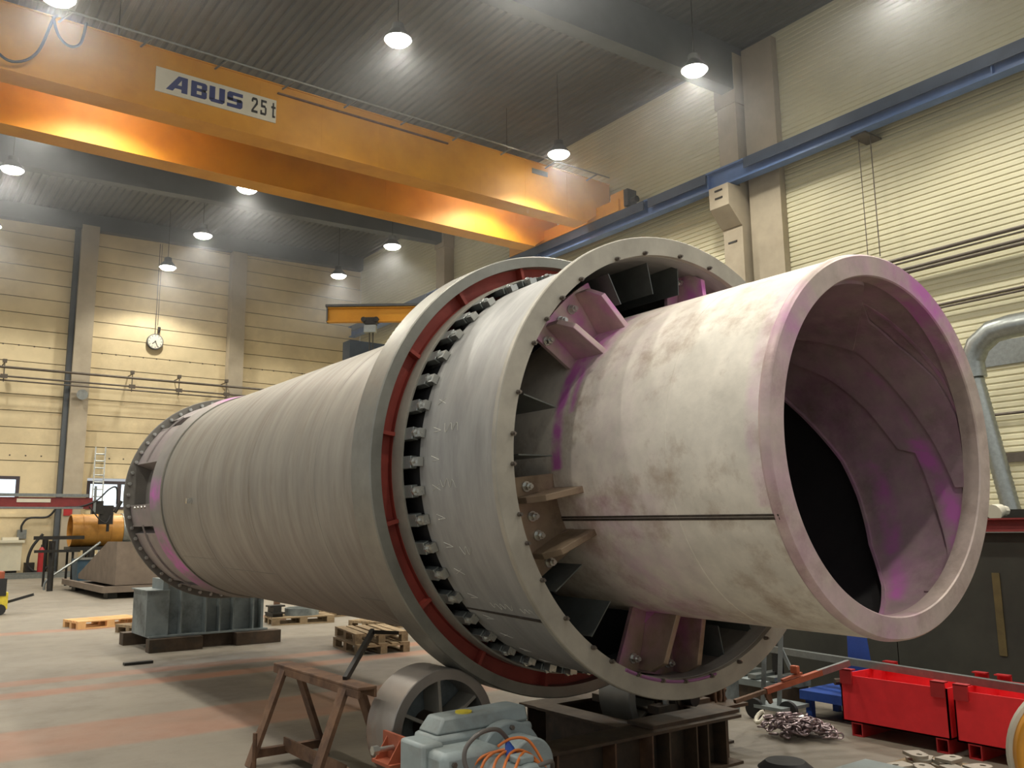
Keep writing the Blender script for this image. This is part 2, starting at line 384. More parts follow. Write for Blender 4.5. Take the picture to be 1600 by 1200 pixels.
for i, L_ in enumerate(LAMPS):
    x, y, z, lab = L_
    o = lamp0 if i == 0 else copy_tree(lamp0)
    o.location = (x, y, z)
    o['label'] = lab or 'high bay lamp of the rows outside the picture'
    zc = ceil_z(x)-.02
    MB().cyl((0, 0, .49), (0, 0, zc-z), .012, 6).build('lamp_wire', M_dark, o)
    ld = bpy.data.lights.new('lamp_light', 'SPOT'); ld.energy = LAMP_W; ld.color = LAMP_COL; ld.spot_size = R(134); ld.spot_blend = .4; ld.shadow_soft_size = .22
    lo = bpy.data.objects.new('lamp_light', ld); COL.objects.link(lo); lo.parent = o; lo.location = (0, 0, -.26)

hz = bpy.data.materials.new('welding_haze'); hz.use_nodes = True; hn = hz.node_tree; hn.nodes.remove(hn.nodes['Principled BSDF'])
vs_ = hn.nodes.new('ShaderNodeVolumeScatter'); vs_.inputs['Density'].default_value = .0100; vs_.inputs['Anisotropy'].default_value = .6; vs_.inputs['Color'].default_value = (.96, .98, 1, 1)
hn.links.new(vs_.outputs[0], hn.nodes['Material Output'].inputs['Volume'])
ho = MB().box((-13.9, -9.9, 10.45), (XR-.05, YB-.05, 17.9)).build('air_haze', hz, None, smooth=0); ho['kind'] = 'stuff'; ho['label'] = 'thin welding haze filling the hall under the roof'; ho['category'] = 'haze'

# ================================================================ OVERHEAD CRANE
ct = thing('overhead_crane', (3, 22.76, 12.8), 'orange twin girder overhead travelling crane spanning the hall under the roof', 'crane')
def part(mb, name, m, root, off, **k):
    mb.v = [(a-off[0], b_-off[1], c-off[2]) for a, b_, c in mb.v]
    return mb.build(name, m, root, **k)
CO = (3, 22.76, 12.8)
def girder(y0, y1, zb, zt):
    b = MB(); T = Matrix(((1, 0, 0, 0), (0, 0, 1, y0), (0, 1, 0, 0), (0, 0, 0, 1)))
    b.prism([(-10, zb), (20.4, zb), (21.6, zb+.85), (21.6, zt), (-10, zt)], y1-y0, T)
    b.box((-10, y0-.06, zb-.03), (20.4, y1+.06, zb)); b.box((-10, y0-.05, zt), (21.6, y1+.05, zt+.03))
    x = -9.
    while x < 20:
        b.box((x, y0-.004, zb), (x+.01, y0, zt)); x += 1.9
    return part(b, 'girder', M_orange, ct, CO, smooth=0)
girder(22.78, 23.40, 12.81, 14.50); girder(25.88, 26.50, 12.76, 14.45)
b = MB().box((20.9, 21.6, 13.0), (21.45, 28.2, 13.45)).box((21.0, 21.4, 13.0), (21.4, 22.1, 13.75))
part(b, 'end_carriage', M_orange, ct, CO, smooth=0)
b = MB().box((20.98, 21.2, 13.1), (21.42, 21.4, 13.72)).cyl((21.2, 21.2, 13.3), (21.2, 20.95, 13.3), .12, 12)
part(b, 'buffer', M_dark, ct, CO)
b = MB()
for y in (21.9, 27.9): part(MB().cyl((21.1, y, 13.02), (21.3, y, 13.02), .18, 16), 'wheel', M_dark, ct, CO)
# conduit rail with stand-off brackets on the top of the front girder
b = MB().cyl((-8, 22.45, 14.62), (21.3, 22.45, 14.62), .025, 8); part(b, 'cable_rail', M_galv, ct, CO)
x = 1.2
while x < 21:
    part(MB().beam((x, 22.45, 14.62), (x-.25, 22.8, 14.42), .04, .04), 'rail_bracket', M_galv, ct, CO); x += 1.95
b = MB().box((8.6, 22.70, 14.22), (14.4, 22.77, 14.26)); part(b, 'angle_bar', M_rust, ct, CO, smooth=0)
# festoon cables at left
for pts in ([(1.1, 14.8), (1.3, 13.6), (1.75, 13.0), (2.15, 13.0), (2.5, 13.4), (2.75, 14.3), (2.85, 14.45)], [(2.75, 14.4), (2.9, 13.95), (3.15, 13.75), (3.4, 13.9), (3.5, 14.5)]):
    P = [Vector((a, 22.55, c)) for a, c in pts]; Q = []
    for i in range(len(P)-1):
        p0 = P[max(0, i-1)]; p1 = P[i]; p2 = P[i+1]; p3 = P[min(len(P)-1, i+2)]
        for k in range(8):
            t = k/8; Q.append(.5*((2*p1)+(-p0+p2)*t+(2*p0-5*p1+4*p2-p3)*t*t+(-p0+3*p1-3*p2+p3)*t**3))
    Q.append(P[-1]); mb = MB().tube(Q, .035, 8); part(mb, 'festoon_cable', M_black, ct, CO)
# sign
sg = MB().box((5.27, 22.745, 13.31), (8.58, 22.775, 14.0)); so = part(sg, 'name_plate', M_white, ct, CO, smooth=0)
def letters(polys, name, m, x0, z0, sx, sz, y=22.735, parent=so):
    mb = MB(); T = Matrix(((sx, 0, 0, x0), (0, 0, 1, y), (0, sz, 0, z0), (0, 0, 0, 1)))
    for pl in polys: mb.prism(pl, .012, T)
    return part(mb, name, m, parent, CO, smooth=0)
sh = lambda pl, x=0: [(a+x, c) for a, c in pl]
# block letters drawn as convex strokes on a 1-high grid
A_ = [[(-.38, 0), (.0, 0), (.47, .8), (.47, 1), (.28, 1)], [(.47, 0), (.8, 0), (.8, 1), (.47, 1)], [(.1, .2), (.5, .2), (.5, .42), (.23, .42)]]
B_ = [[(0, 0), (.32, 0), (.32, 1), (0, 1)], [(.32, 0), (.8, 0), (.9, .1), (.9, .2), (.32, .2)], [(.32, .8), (.9, .8), (.9, .9), (.8, 1), (.32, 1)], [(.32, .42), (.84, .42), (.84, .6), (.32, .6)], [(.6, .18), (.9, .18), (.9, .43), (.82, .5), (.6, .5)], [(.6, .5), (.8, .5), (.9, .6), (.9, .82), (.6, .82)]]
U_ = [[(0, .12), (.33, .2), (.33, 1), (0, 1)], [(.57, .2), (.9, .12), (.9, 1), (.57, 1)], [(0, .13), (.13, 0), (.77, 0), (.9, .13), (.9, .22), (0, .22)]]
S_ = [[(0, 0), (.8, 0), (.92, .12), (.92, .22), (0, .22)], [(.58, .2), (.92, .2), (.92, .5), (.84, .6), (.58, .6)], [(.08, .4), (.84, .4), (.84, .6), (0, .6), (0, .5)], [(0, .45), (.34, .45), (.34, .8), (0, .8)], [(0, .78), (.92, .78), (.92, 1), (.12, 1), (0, .88)]]
for nm, pl, xx in (('letter', A_, 5.72), ('letter', B_, 6.19), ('letter', U_, 6.68), ('letter', S_, 7.17)):
    letters(pl, nm, M_navy, xx, 13.43, .47, .45)
D2 = [[(0, 0), (.8, 0), (.8, .16), (0, .16)], [(0, .14), (.22, .14), (.8, .6), (.8, .78), (.62, .72)], [(.58, .6), (.8, .6), (.8, .86), (.58, .86)], [(.1, .84), (.8, .84), (.66, 1), (.14, 1)], [(0, .7), (.2, .7), (.22, .98), (.1, .98), (0, .86)]]
D5 = [[(.05, .5), (.25, .5), (.25, 1), (.05, 1)], [(.05, .85), (.78, .85), (.78, 1), (.05, 1)], [(.05, .5), (.72, .5), (.6, .66), (.2, .66)], [(.58, .12), (.8, .15), (.8, .5), (.58, .6)], [(.0, .0), (.68, .0), (.8, .15), (0, .15)], [(0, .0), (.2, .0), (.2, .3), (0, .3)]]
DT = [[(.18, 0), (.38, 0), (.38, 1), (.18, 1)], [(0, .62), (.58, .62), (.58, .76), (0, .76)], [(.25, 0), (.55, 0), (.55, .14), (.25, .14)]]
for nm, pl, xx in (('digit', D2, 7.86), ('digit', D5, 8.12), ('letter', DT, 8.43)):
    letters(pl, nm, M_dark, xx, 13.45, .22, .45)
part(MB().box((17.9, 22.755, 14.1), (18.6, 22.775, 14.28)), 'label_plate', M_galv, ct, CO, smooth=0)

# runway beam along the right wall
rb = MB(); X0 = 21.15
rb.box((X0-.02, -10, 12.45), (X0+.02, YB-.6, 13.0)).box((X0-.2, -10, 12.95), (X0+.2, YB-.6, 13.0)).box((X0-.17, -10, 12.4), (X0+.17, YB-.6, 12.45)).box((X0-.03, -10, 13.0), (X0+.03, YB-.6, 13.06))
y = -9.
while y < YB-1: rb.box((X0-.16, y, 12.45), (X0+.16, y+.03, 12.95)); y += 8.85
rwo = rb.build('runway_beam', M_blue, None, smooth=0)
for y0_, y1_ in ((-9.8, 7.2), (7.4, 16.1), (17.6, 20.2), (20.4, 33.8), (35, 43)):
    MB().box((X0-.215, y0_, 12.66), (X0-.19, y1_, 12.99)).box((X0-.19, y0_, 12.90), (X0-.16, y1_, 12.95)).build('web_shade_strip', mat('dark_navy', (46, 62, 84), .5, .1, .1, 3), rwo, smooth=0)  # dark navy strips added to stand for shade on the upper web
tag(rwo, 'blue steel crane runway beam running along the cream cladding wall', 'beam')

# ================================================================ ROTARY DRUM VESSEL
TH, TP = R(1.199), R(.64)
A = Vector((sin(TH)*cos(TP), cos(TH)*cos(TP), sin(TP))); XL = Vector((cos(TH), -sin(TH), 0)); ZL = XL.cross(A)
P0 = Vector((4.356, 3.96, .4404+1.75))
ves = thing('rotary_drum', (0, 0, 0), 'huge grey steel rotary drum lying on rollers with a flanged inlet tube facing right', 'drum')
ves.matrix_world = Matrix(((XL.x, A.x, ZL.x, P0.x), (XL.y, A.y, ZL.y, P0.y), (XL.z, A.z, ZL.z, P0.z), (0, 0, 0, 1)))
TO = (.17, .023)
def pol(r, a, t, off=(0, 0)): return Vector((off[0]+r*cos(R(a)), t, off[1]+r*sin(R(a))))
def adiff(a, c): return abs((a-c+180) % 360-180)
def angr(co, off=(0, 0)): return math.degrees(math.atan2(co.z-off[1], co.x-off[0])) % 360, math.hypot(co.x-off[0], co.z-off[1])
# main shell
b = MB().lathe([(1.36, 1.382), (7.93, 1.382), (7.93, 1.35), (1.36, 1.35)], 160)
b.build('shell', M_shell, ves)
for t in (2.9, 4.55, 6.3): MB().lathe([(t-.012, 1.380), (t+.012, 1.380), (t+.008, 1.3845), (t-.008, 1.3845)], 160).build('weld_ring', M_shell, ves)
MB().lathe([(7.9, 1.383), (7.95, 1.383), (7.95, 1.40), (7.9, 1.40)], 160).build('weld_ring', M_tyre, ves)
for t0, t1, a in ((1.55, 2.9, 228), (4.55, 6.3, 221), (6.3, 7.9, 216)): MB().lathe([(t0, 1.379), (t1, 1.379), (t1, 1.3845), (t0, 1.3845)], 2, a-.2, a+.2).build('shell_seam', M_tyre, ves)
# small lugs on the shell
for t, a, s_ in ((6.55, 185.5, .03), (1.9, 243, .035)):
    p = pol(1.41, a, t); MB().box((-.03, -s_, -.03), (.03, s_, .03), Matrix.Translation(p)).build('lug', M_bolt, ves, smooth=0)
# tyre
b = MB().lathe([(1.226, 1.605), (1.226, 1.680), (1.234, 1.688), (1.518, 1.688), (1.526, 1.680), (1.526, 1.605)], 200)
b.build('riding_tyre', M_tyre, ves)
# red pad ring: outer web, annular plate, ribs
b = MB().lathe([(1.27, 1.495), (1.50, 1.495), (1.50, 1.606), (1.315, 1.606), (1.315, 1.505), (1.27, 1.505)], 160)
b.lathe([(1.36, 1.38), (1.50, 1.38), (1.50, 1.5), (1.47, 1.5), (1.47, 1.39), (1.36, 1.39)], 96)
b.build('red_pad_ring', M_red, ves)
for i in range(16):
    a = 14.9+22.5*i
    T = Matrix.Translation(pol(1.555, a, 1.27))@Matrix.Rotation(-R(a), 4, 'Y')
    MB().box((-.052, -.02, -.013), (.052, .05, .013), T).build('pad_rib', M_red, ves, smooth=0)
MB().lathe([(1.13, 1.488), (1.30, 1.488), (1.30, 1.502), (1.13, 1.502)], 160).build('clamp_ring', M_flange, ves)
# clamps with bolt and wedge
cb0 = None
for i in range(48):
    a = 127.9+7.46*i if i < 40 else 127.9+7.46*i
    if i*7.46 > 356: break
    T = Matrix.Translation(pol(1.468, a, 1.10))@Matrix.Rotation(-R(a), 4, 'Y')
    c = MB().box((-.026, -.075, -.042), (.022, .10, .042), T).box((-.04, -.075, -.028), (-.015, .02, .028), T).build('clamp', M_galv, ves, smooth=0, bevel=.004)
    T2 = Matrix.Translation(pol(1.476, a, 1.10))@Matrix.Rotation(-R(a), 4, 'Y')
    mb = MB(); mb.cyl((0, -.075, 0), (0, -.10, 0), .026, 6).cyl((0, -.09, 0), (0, -.135, 0), .015, 8); mb.v = [tuple(T2@Vector(v)) for v in mb.v]
    mb.build('clamp_bolt', M_bolt, c)
    T3 = Matrix.Translation(pol(1.452, a, .965))@Matrix.Rotation(-R(a), 4, 'Y')@Matrix.Rotation(R(0), 4, 'X')
    MB().box((-.012, -.02, -.03), (.03, .05, .03), T3).build('wedge', M_bolt, c, smooth=0)
# front drum section
MB().lathe([(.03, 1.463), (.06, 1.455), (1.0, 1.436), (1.0, 1.39), (.03, 1.41)], 180).build('front_section', M_drum, ves)
MB().lathe([(1.0, 1.405), (1.32, 1.405), (1.32, 1.38), (1.0, 1.38)], 120).build('shadow_gap_ring', M_void, ves)  # black ring painting the shade in the openings between clamps
MB().lathe([(.04, 1.448), (1.0, 1.431), (1.0, 1.438), (.04, 1.458+.008)], 2, 221.7, 222.3).build('section_seam', M_seam, ves)
# chalk marks
random.seed(3)
for i in range(14):
    a = 164.7+7.46*i; t = .84; mb = MB()
    for (a0, t0, a1, t1) in ((-.8, 0, .6, -.10), (.6, -.1, .9, -.01)) if i % 3 else ((-1, 0, 1, -.1), (1, 0, -1, -.09)):
        mb.tube([pol(1.4375+.0035, a+a0*.8, t+t0), pol(1.4375+.0035, a+a1*.8, t+t1)], .0016, 4)
    mb.build('chalk_mark', M_chalk, ves)
random.seed(9)
for (tt, aa, n_, sc_) in ((.62, 219, 9, 1.0), (.30, 219.5, 7, .8), (.72, 186, 6, 1.2), (.70, 172, 6, 1.3), (.66, 203, 5, 1.2)):
    pts = [pol(1.4375+.0085 if False else 1.4425+.012*(1-tt/1.1), aa+sc_*(1.3 if i % 2 else -.9)*random.uniform(.6, 1), tt-.028*i*sc_+random.uniform(-.01, .01)) for i in range(n_)]
    MB().tube(spline(pts, 4), .0016, 4).build('chalk_scribble', M_chalk, ves)
# front flange ring
b = MB().lathe([(0, 1.387), (0, 1.507), (.006, 1.513), (.04, 1.513), (.04, 1.387)], 200); b.build('front_flange', M_flange, ves)
MB().lathe([(.04, 1.385), (.16, 1.385), (.16, 1.412), (.04, 1.412)], 160).build('inner_lip', M_drum, ves)
FB = [152.4, 144.8, 137.0, 128.4, 113.7, 102.9, 89.2, 77.2, 165.7, 175.8, 182.9, 194.7, 201.7, 211.3, 222.7, 233.8, 240.7, 250.2, 258.8, 267.0, 276.9, 288.5, 301.3, 312, 324, 335, 348, 0, 13, 25, 38, 50, 63]
for a in FB:
    mb = MB().cyl(pol(1.398, a, -.0), pol(1.398, a, -.022), .014, 6); mb.cyl(pol(1.398, a, -.02), pol(1.398, a, -.034), .008, 8); mb.build('flange_nut', M_nut, ves)
# inner liner disc closing the annulus behind the vanes
MB().lathe([(1.0, .95), (1.02, .95), (1.02, 1.4), (1.0, 1.4)], 96, off=(0, 0)).build('annulus_plate', M_void, ves)  # darkness of the unlit annulus put into its black colour
# vanes
for a in (103, 119, 166, 181, 216, 232, 283, 297, 342, 357, 33, 48, 90.5):
    T = Matrix.Translation((TO[0], 0, TO[1]))@Matrix.Rotation(-R(a), 4, 'Y')@Matrix.Translation((1.29, .15, 0))
    mb = MB(); mb.box((-.13, 0, -.004), (.125 if 120 < a < 260 else .09, .75, .004), T); mb.build('vane', M_vane, ves, smooth=0)
# inlet tube
def dye_tube(co):
    a, r = angr(co, TO); t = co.y; d = 0
    if r > 1.0:
        for c0 in (74, 134.5, 262): # around the bracket roots
            x = adiff(a, c0)/17; y = abs(t-.18)/.16
            d = max(d, 1.25*max(0, 1-(x*x+y*y)*.55) if x < 1.6 else 0)
        if 136 < a < 186: d = max(d, (1.0 if abs(t-.26-.0*(a-136)) < .035 else 0)*1.3)  # runs down along the weld
        for (ac, t0, a1) in ((150, .17, 172), (150, .13, 166), (150, .21, 178), (150, .08, 160)):
            if 146 < a < a1 and abs(t-t0) < .011: d = max(d, 1.1)
        d = max(d, .25 if (t < -1.25 and a < 200) else 0)
        d = max(d, .28*max(0, 1-abs(t+.2)/.6)*(1 if 195 < a < 290 else .4))
    return min(1.3, d)
n_t = 66; prof = [(-1.36+(1.55+1.36)*i/n_t, 1.048) for i in range(n_t+1)]+[(1.55, 1.02)]+[(-1.36, 1.02)]
MB().lathe(prof, 300, off=TO).build('inlet_tube', M_tube, ves, dye=dye_tube)
MB().lathe([(-1.36, 1.044), (.3, 1.044), (.3, 1.053), (-1.36, 1.053)], 3, 201.7, 202.3, off=TO).build('tube_seam', M_seam, ves)
MB().lathe([(-1.36, 1.044), (.3, 1.044), (.3, 1.052), (-1.36, 1.052)], 3, 202.6, 203.3, off=TO).build('tube_seam', M_seam, ves)
MB().lathe([(-.72, 1.040), (-.70, 1.0505), (-.68, 1.040)], 200, off=TO).build('tube_ring_weld', M_tube, ves)
# mouth ring
def dye_mouth(co):
    a, r = angr(co, TO); d = .2 if 130 < a < 240 else .04
    for c0, wd, k in ((62, 22, 1.1), (145, 10, .7), (262, 18, .35), (100, 12, .3)): d = max(d, k*max(0, 1-adiff(a, c0)/wd*.6))
    return d
k = 8; prof = [(-1.383, .93+.108*i/k) for i in range(k+1)]+[(-1.372, 1.048), (-1.34, 1.056), (-1.33, 1.05), (-1.30, 1.04), (-1.28, 1.0), (-1.28, .924), (-1.375, .924)]
MB().lathe(prof, 260, off=TO).build('mouth_ring', mat('mouth_ring_steel', (206, 188, 174), .42, .2, .1, 6, .06, dye=True, rgb3=(168, 148, 132)), ves, dye=dye_mouth)
# inside lining of the tube
def dye_in(co):
    a, r = angr(co, TO); t = co.y; d = .22
    def line(pts, wd, k):
        best = 0
        for (t0, a0), (t1, a1) in zip(pts, pts[1:]):
            a0_, a1_ = (a0+180) % 360-180, (a1+180) % 360-180; aa = (a+180) % 360-180
            if min(a0_, a1_)-3 <= aa <= max(a0_, a1_)+3:
                u = (aa-a0_)/(a1_-a0_+1e-6); tt = t0+(t1-t0)*u; best = max(best, k*max(0, 1-abs(t-tt)/wd))
        return best
    d = max(d, line([(-1.0, 2), (-1.23, -24.2), (-1.35, -40.3)], .11, 1.4)); d = max(d, line([(-.82, 32), (-1.02, 2)], .06, .6))
    d = max(d, line([(-.64, -3.3), (-.84, -31.5), (-1.08, -64.3)], .10, 1.1))
    return d
MB().lathe([(-1.29, .99), (1.5, .99), (1.5, 1.0), (-1.29, 1.0)], 200, off=TO).build('tube_lining', M_void, ves)  # black colour paints the unlit depth beyond the lap plates
# lap plates inside with stepped spiral edges: (angles, near edge t0(a), far edge t1(a))
def lap(pn, pf, r, name='lap_plate'):
    """pn / pf: lists (angle, t) of near and far edge; sheet following the tube wall"""
    def itp(p, a):
        for (a0, t0), (a1, t1) in zip(p, p[1:]):
            if min(a0, a1)-1e-6 <= a <= max(a0, a1)+1e-6: return t0+(t1-t0)*(a-a0)/(a1-a0)
        return p[-1][1] if abs(a-p[-1][0]) < abs(a-p[0][0]) else p[0][1]
    a0, a1 = pn[0][0], pn[-1][0]; n = 60; m = 10; mb = MB(); vs = []
    for rr in (r, r-.02):
        for i in range(n+1):
            a = a0+(a1-a0)*i/n; x, y = itp(pn, a), itp(pf, a)
            for j in range(m+1): vs.append(tuple(pol(rr, a, x+(y-x)*j/m, TO)))
    S = (n+1)*(m+1); fs = []
    for i in range(n):
        for j in range(m):
            q = (i*(m+1)+j, (i+1)*(m+1)+j, (i+1)*(m+1)+j+1, i*(m+1)+j+1); fs.append(q); fs.append(tuple(S+c for c in q[::-1]))
        for j in (0, m): q = (i*(m+1)+j, (i+1)*(m+1)+j, S+(i+1)*(m+1)+j, S+i*(m+1)+j); fs.append(q)
    for i in (0, n):
        for j in range(m): q = (i*(m+1)+j, i*(m+1)+j+1, S+i*(m+1)+j+1, S+i*(m+1)+j); fs.append(q)
    mb.add(vs, fs); return mb.build(name, M_inner, ves, dye=dye_in)
# upper plate whose lower corner hangs at the top left, spiral strips, and the lower plate
lap([(47.9, -.785), (55, -.87), (60.6, -.94), (70.5, -1.06), (90, -1.28), (150, -1.285), (200, -1.285)], [(47.9, -.78), (55, -.63), (60.6, -.45), (70.5, -.15), (90, .2), (150, .6), (200, .6)], .925)
lap([(95, -1.285), (70.5, -1.285), (30, -1.285), (-20, -1.29), (-60, -1.29)], [(95, -1.15), (70.5, -1.0), (45.9, -.98), (28.7, -1.10), (-20, -1.22)], .972)
lap([(76, -1.10), (60, -1.0), (45.9, -1.06), (28.7, -1.2), (13.1, -1.27), (-14, -1.285)], [(76, -.65), (60, -.62), (48, -.78), (26.5, -.93), (4.4, -1.10), (-14, -1.23)], .943)
lap([(76, -.80), (48, -.92), (26.5, -1.05), (4.4, -1.20), (-20, -1.285), (-50, -1.285)], [(76, .1), (47, -.24), (35.4, -.48), (21.2, -.66), (2.2, -.85), (1.3, -.96), (-20, -1.10), (-40.5, -1.25), (-50, -1.28)], .960)
lap([(80, -.40), (47, -.45), (35, -.65), (21, -.85), (2, -1.05), (-20, -1.25), (-41, -1.285), (-100, -1.285), (-160, -1.285)], [(80, .3), (28.7, -.08), (16.3, -.23), (-1.2, -.44), (-16, -.57), (-38, -.74), (-60, -.98), (-89, -1.22), (-160, -1.22)], .982)
# helical flight further in: a raised annular strip that frames the dark opening
def helix_strip(pts, ri, ro, th, name):
    mb = MB(); S = []
    for i in range(len(pts)-1):
        (t0, a0), (t1, a1) = pts[i], pts[i+1]
        for k in range(8): S.append((t0+(t1-t0)*k/8, a0+(a1-a0)*k/8))
    S.append(pts[-1]); vs = []
    for t, a in S:
        vs += [tuple(pol(ro, a, t, TO)), tuple(pol(ri, a, t, TO)), tuple(pol(ri, a, t+th, TO)), tuple(pol(ro, a, t+th, TO))]
    fs = []
    for i in range(len(S)-1):
        for q in range(4): fs.append((i*4+q, i*4+(q+1) % 4, i*4+4+(q+1) % 4, i*4+4+q))
    fs += [(0, 1, 2, 3), tuple(len(vs)-4+q for q in range(4))]
    mb.add(vs, fs); return mb.build(name, M_inner, ves, dye=lambda c: .45)
helix_strip([(.15, 60), (-.08, 28), (-.23, 16), (-.44, -1), (-.57, -16), (-.74, -38), (-.98, -60), (-1.22, -88)], .935, .985, .02, 'spiral_flight')
helix_strip([(.75, 60), (.45, 20), (.10, -8), (-.20, -34), (-.45, -55), (-.7, -80)], .80, .985, .02, 'spiral_flight')
helix_strip([(-1.06, 70), (-1.17, 44), (-1.25, 28), (-1.275, 15)], .945, .97, .02, 'lining_rib')
MB().lathe([(1.5, 0.0), (1.5, .97), (1.52, .97), (1.52, 0.0)], 96, off=TO).build('tube_back_plate', M_void, ves)  # black disc, the tube's deep shade as colour
# brackets
def bracket(ac, half, m, dyek, gus=(-7.5, 7.5), bolts=(-10.5, -2.3, 3.3, 11.5), rb_=1.30, ro_=1.375):
    n = 16; T_ = .30
    vs = []; fs = []
    for tt in (T_, T_+.03):
        for i in range(n+1):
            a = ac-half+2*half*i/n
            vs += [tuple(pol(1.0, a, tt, TO)), tuple(pol(1.20, a, tt, TO)), tuple(pol(ro_, a, tt, TO))]
    S = 3*(n+1)
    for i in range(n):
        for q in range(2): fs += [(i*3+q, i*3+q+1, i*3+q+4, i*3+q+3), (S+i*3+q, S+i*3+q+3, S+i*3+q+4, S+i*3+q+1)]
        for q in (0, 2): fs.append((i*3+q, i*3+3+q, S+i*3+3+q, S+i*3+q))
    for i in (0, n):
        for q in range(2): fs.append((i*3+q, i*3+q+1, S+i*3+q+1, S+i*3+q))
    mb = MB(); mb.add(vs, fs); dk = (lambda c: dyek*(.55+.5*sin(c.x*23+c.z*19+c.y*15))) 
    root = mb.build('tube_bracket', m, ves, dye=dk)
    for g in gus:
        a = ac+g
        T = Matrix.Translation((TO[0], 0, TO[1]))@Matrix.Rotation(-R(a), 4, 'Y')@Matrix(((1, 0, 0, 0), (0, 1, 0, 0), (0, 0, 1, -.02), (0, 0, 0, 1)))
        m2 = MB().prism([(1.02, .30), (ro_-.015, .30), (ro_-.015, .19), (ro_-.08, .08), (1.02, .02)], .04, T)
        m2.build('gusset', m, root, smooth=0, bevel=.004, dye=dk)
        T = Matrix.Translation((TO[0], 0, TO[1]))@Matrix.Rotation(-R(a-1.2), 4, 'Y')
        MB().prism([(1.045, .30), (1.12, .30), (1.045, .22)], .018, T).build('corner_gusset', m, root, smooth=0, dye=lambda c: dyek*1.3)
    for q in bolts:
        a = ac+q; mb = MB().cyl(pol(rb_, a, .30, TO), pol(rb_, a, .288, TO), .033, 16).cyl(pol(rb_, a, .288, TO), pol(rb_, a, .255, TO), .025, 6).cyl(pol(rb_, a, .26, TO), pol(rb_, a, .235, TO), .014, 10)
        mb.build('bracket_bolt', M_bolt, root)
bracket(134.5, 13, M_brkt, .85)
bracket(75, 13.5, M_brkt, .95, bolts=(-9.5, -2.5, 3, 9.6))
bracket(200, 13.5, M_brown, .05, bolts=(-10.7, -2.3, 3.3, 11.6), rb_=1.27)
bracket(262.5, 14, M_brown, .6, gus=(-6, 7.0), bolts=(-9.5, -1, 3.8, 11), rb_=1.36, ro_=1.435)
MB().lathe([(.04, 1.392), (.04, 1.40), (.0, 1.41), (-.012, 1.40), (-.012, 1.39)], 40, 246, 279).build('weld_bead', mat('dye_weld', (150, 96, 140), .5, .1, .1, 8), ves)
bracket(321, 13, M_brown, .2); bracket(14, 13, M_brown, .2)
# far end: pink band, inner shell, boxes, flange with bolts
def dye_far(co):
    a, r = angr(co); t = co.y
    d = .0+ (1.2*max(0, 1-adiff(a, 108)/14) if t < 8.3 else 0)+(1.2*max(0, 1-adiff(a, 180)/10) if t < 8.35 else 0)+(1.1*max(0, 1-adiff(a, 222)/26) if t < 8.4 else 0)+.12*(1 if 200 < a < 250 else 0)
    return min(1.2, d)
prof = [(7.93+.4*i/6, 1.375+.01*i) for i in range(7)]+[(8.36, 1.30), (7.95, 1.30)]
MB().lathe(prof, 180).build('end_band', M_far, ves, dye=dye_far)
MB().lathe([(8.3, 1.22), (9.55, 1.22), (9.55, 1.18), (8.3, 1.18)], 120).build('end_core', M_far, ves, dye=lambda c: .0)
MB().lathe([(9.51, 1.18), (9.51, 1.512), (9.516, 1.518), (9.55, 1.518), (9.55, 1.18)], 180).build('rear_flange', mat('rear_flange_steel', (122, 118, 110), .45, .4, .1, 3), ves)
# covers between band and flange over parts of the circumference, with open pockets between
for a0, a1 in ((66, 128), (137, 161), (185.5, 197), (202, 237), (242, 300)):
    MB().lathe([(8.35, 1.40), (8.75, 1.42), (9.5, 1.43), (9.5, 1.41), (8.75, 1.40), (8.35, 1.38)], 30, a0, a1).build('sector_cover', M_far, ves, dye=lambda c: .08)
    for a in (a0, a1):
        T = Matrix.Rotation(-R(a), 4, 'Y')
        MB().prism([(1.2, 8.32), (1.41, 8.35), (1.44, 9.5), (1.2, 9.5)], .02, T).build('pocket_rib', M_far, ves, smooth=0, dye=lambda c: .05)
for a0, a1, zz in ((128, 161, 8.95), (197, 242, 8.9)):
    MB().lathe([(zz, 1.425), (zz+.02, 1.425), (zz+.02, 1.445), (zz, 1.445)], 24, a0, a1).build('cover_strip', M_far, ves, dye=lambda c: .05)
for i in range(57):
    a = 116.5+6.3*i
    if i*6.3 > 356: break
    MB().cyl(pol(1.461, a, 9.51), pol(1.461, a, 9.485), .028, 6).cyl(pol(1.461, a, 9.485), pol(1.461, a, 9.465), .018, 8).build('rear_bolt', M_bolt, ves)
for i in range(4):
    MB().cyl(pol(1.442, 187, 8.55+.2*i), pol(1.46, 187, 8.55+.2*i), .02, 8).build('cover_bolt', M_bolt, ves)

# ================================================================ ROLLER STAND
RC = Vector((3.32, 0, .405)); RR = .407
rs = thing('roller_stand', (4.3, 5.2, 0), 'rusty welded roller stand frame carrying the steel drum under its tyre', 'roller stand')
RO = (4.3, 5.2, 0)
def ibeam(mb, p, q, h, wd, tf=.02, tw=.014):
    p = Vector(p); q = Vector(q)
    mb.beam(p+Vector((0, 0, h-tf/2)), q+Vector((0, 0, h-tf/2)), wd, tf); mb.beam(p+Vector((0, 0, tf/2)), q+Vector((0, 0, tf/2)), wd, tf)
    mb.beam(p+Vector((0, 0, h/2)), q+Vector((0, 0, h/2)), tw, h-2*tf+.002); return mb
part(ibeam(MB(), (3.22, 4.68, 0), (5.50, 4.68, 0), .35, .28), 'front_beam', M_frame, rs, RO, smooth=0)
part(ibeam(MB(), (4.62, 6.05, 0), (5.95, 6.05, 0), .31, .24), 'rear_beam', M_frame, rs, RO, smooth=0)
for x, y1 in ((3.34, 5.95), (4.72, 5.93), (5.36, 5.93), (5.84, 5.93)): part(ibeam(MB(), (x, 4.82 if x < 5.5 else 5.0, 0), (x, y1, 0), .31, .22), 'cross_beam', M_frame, rs, RO, smooth=0)
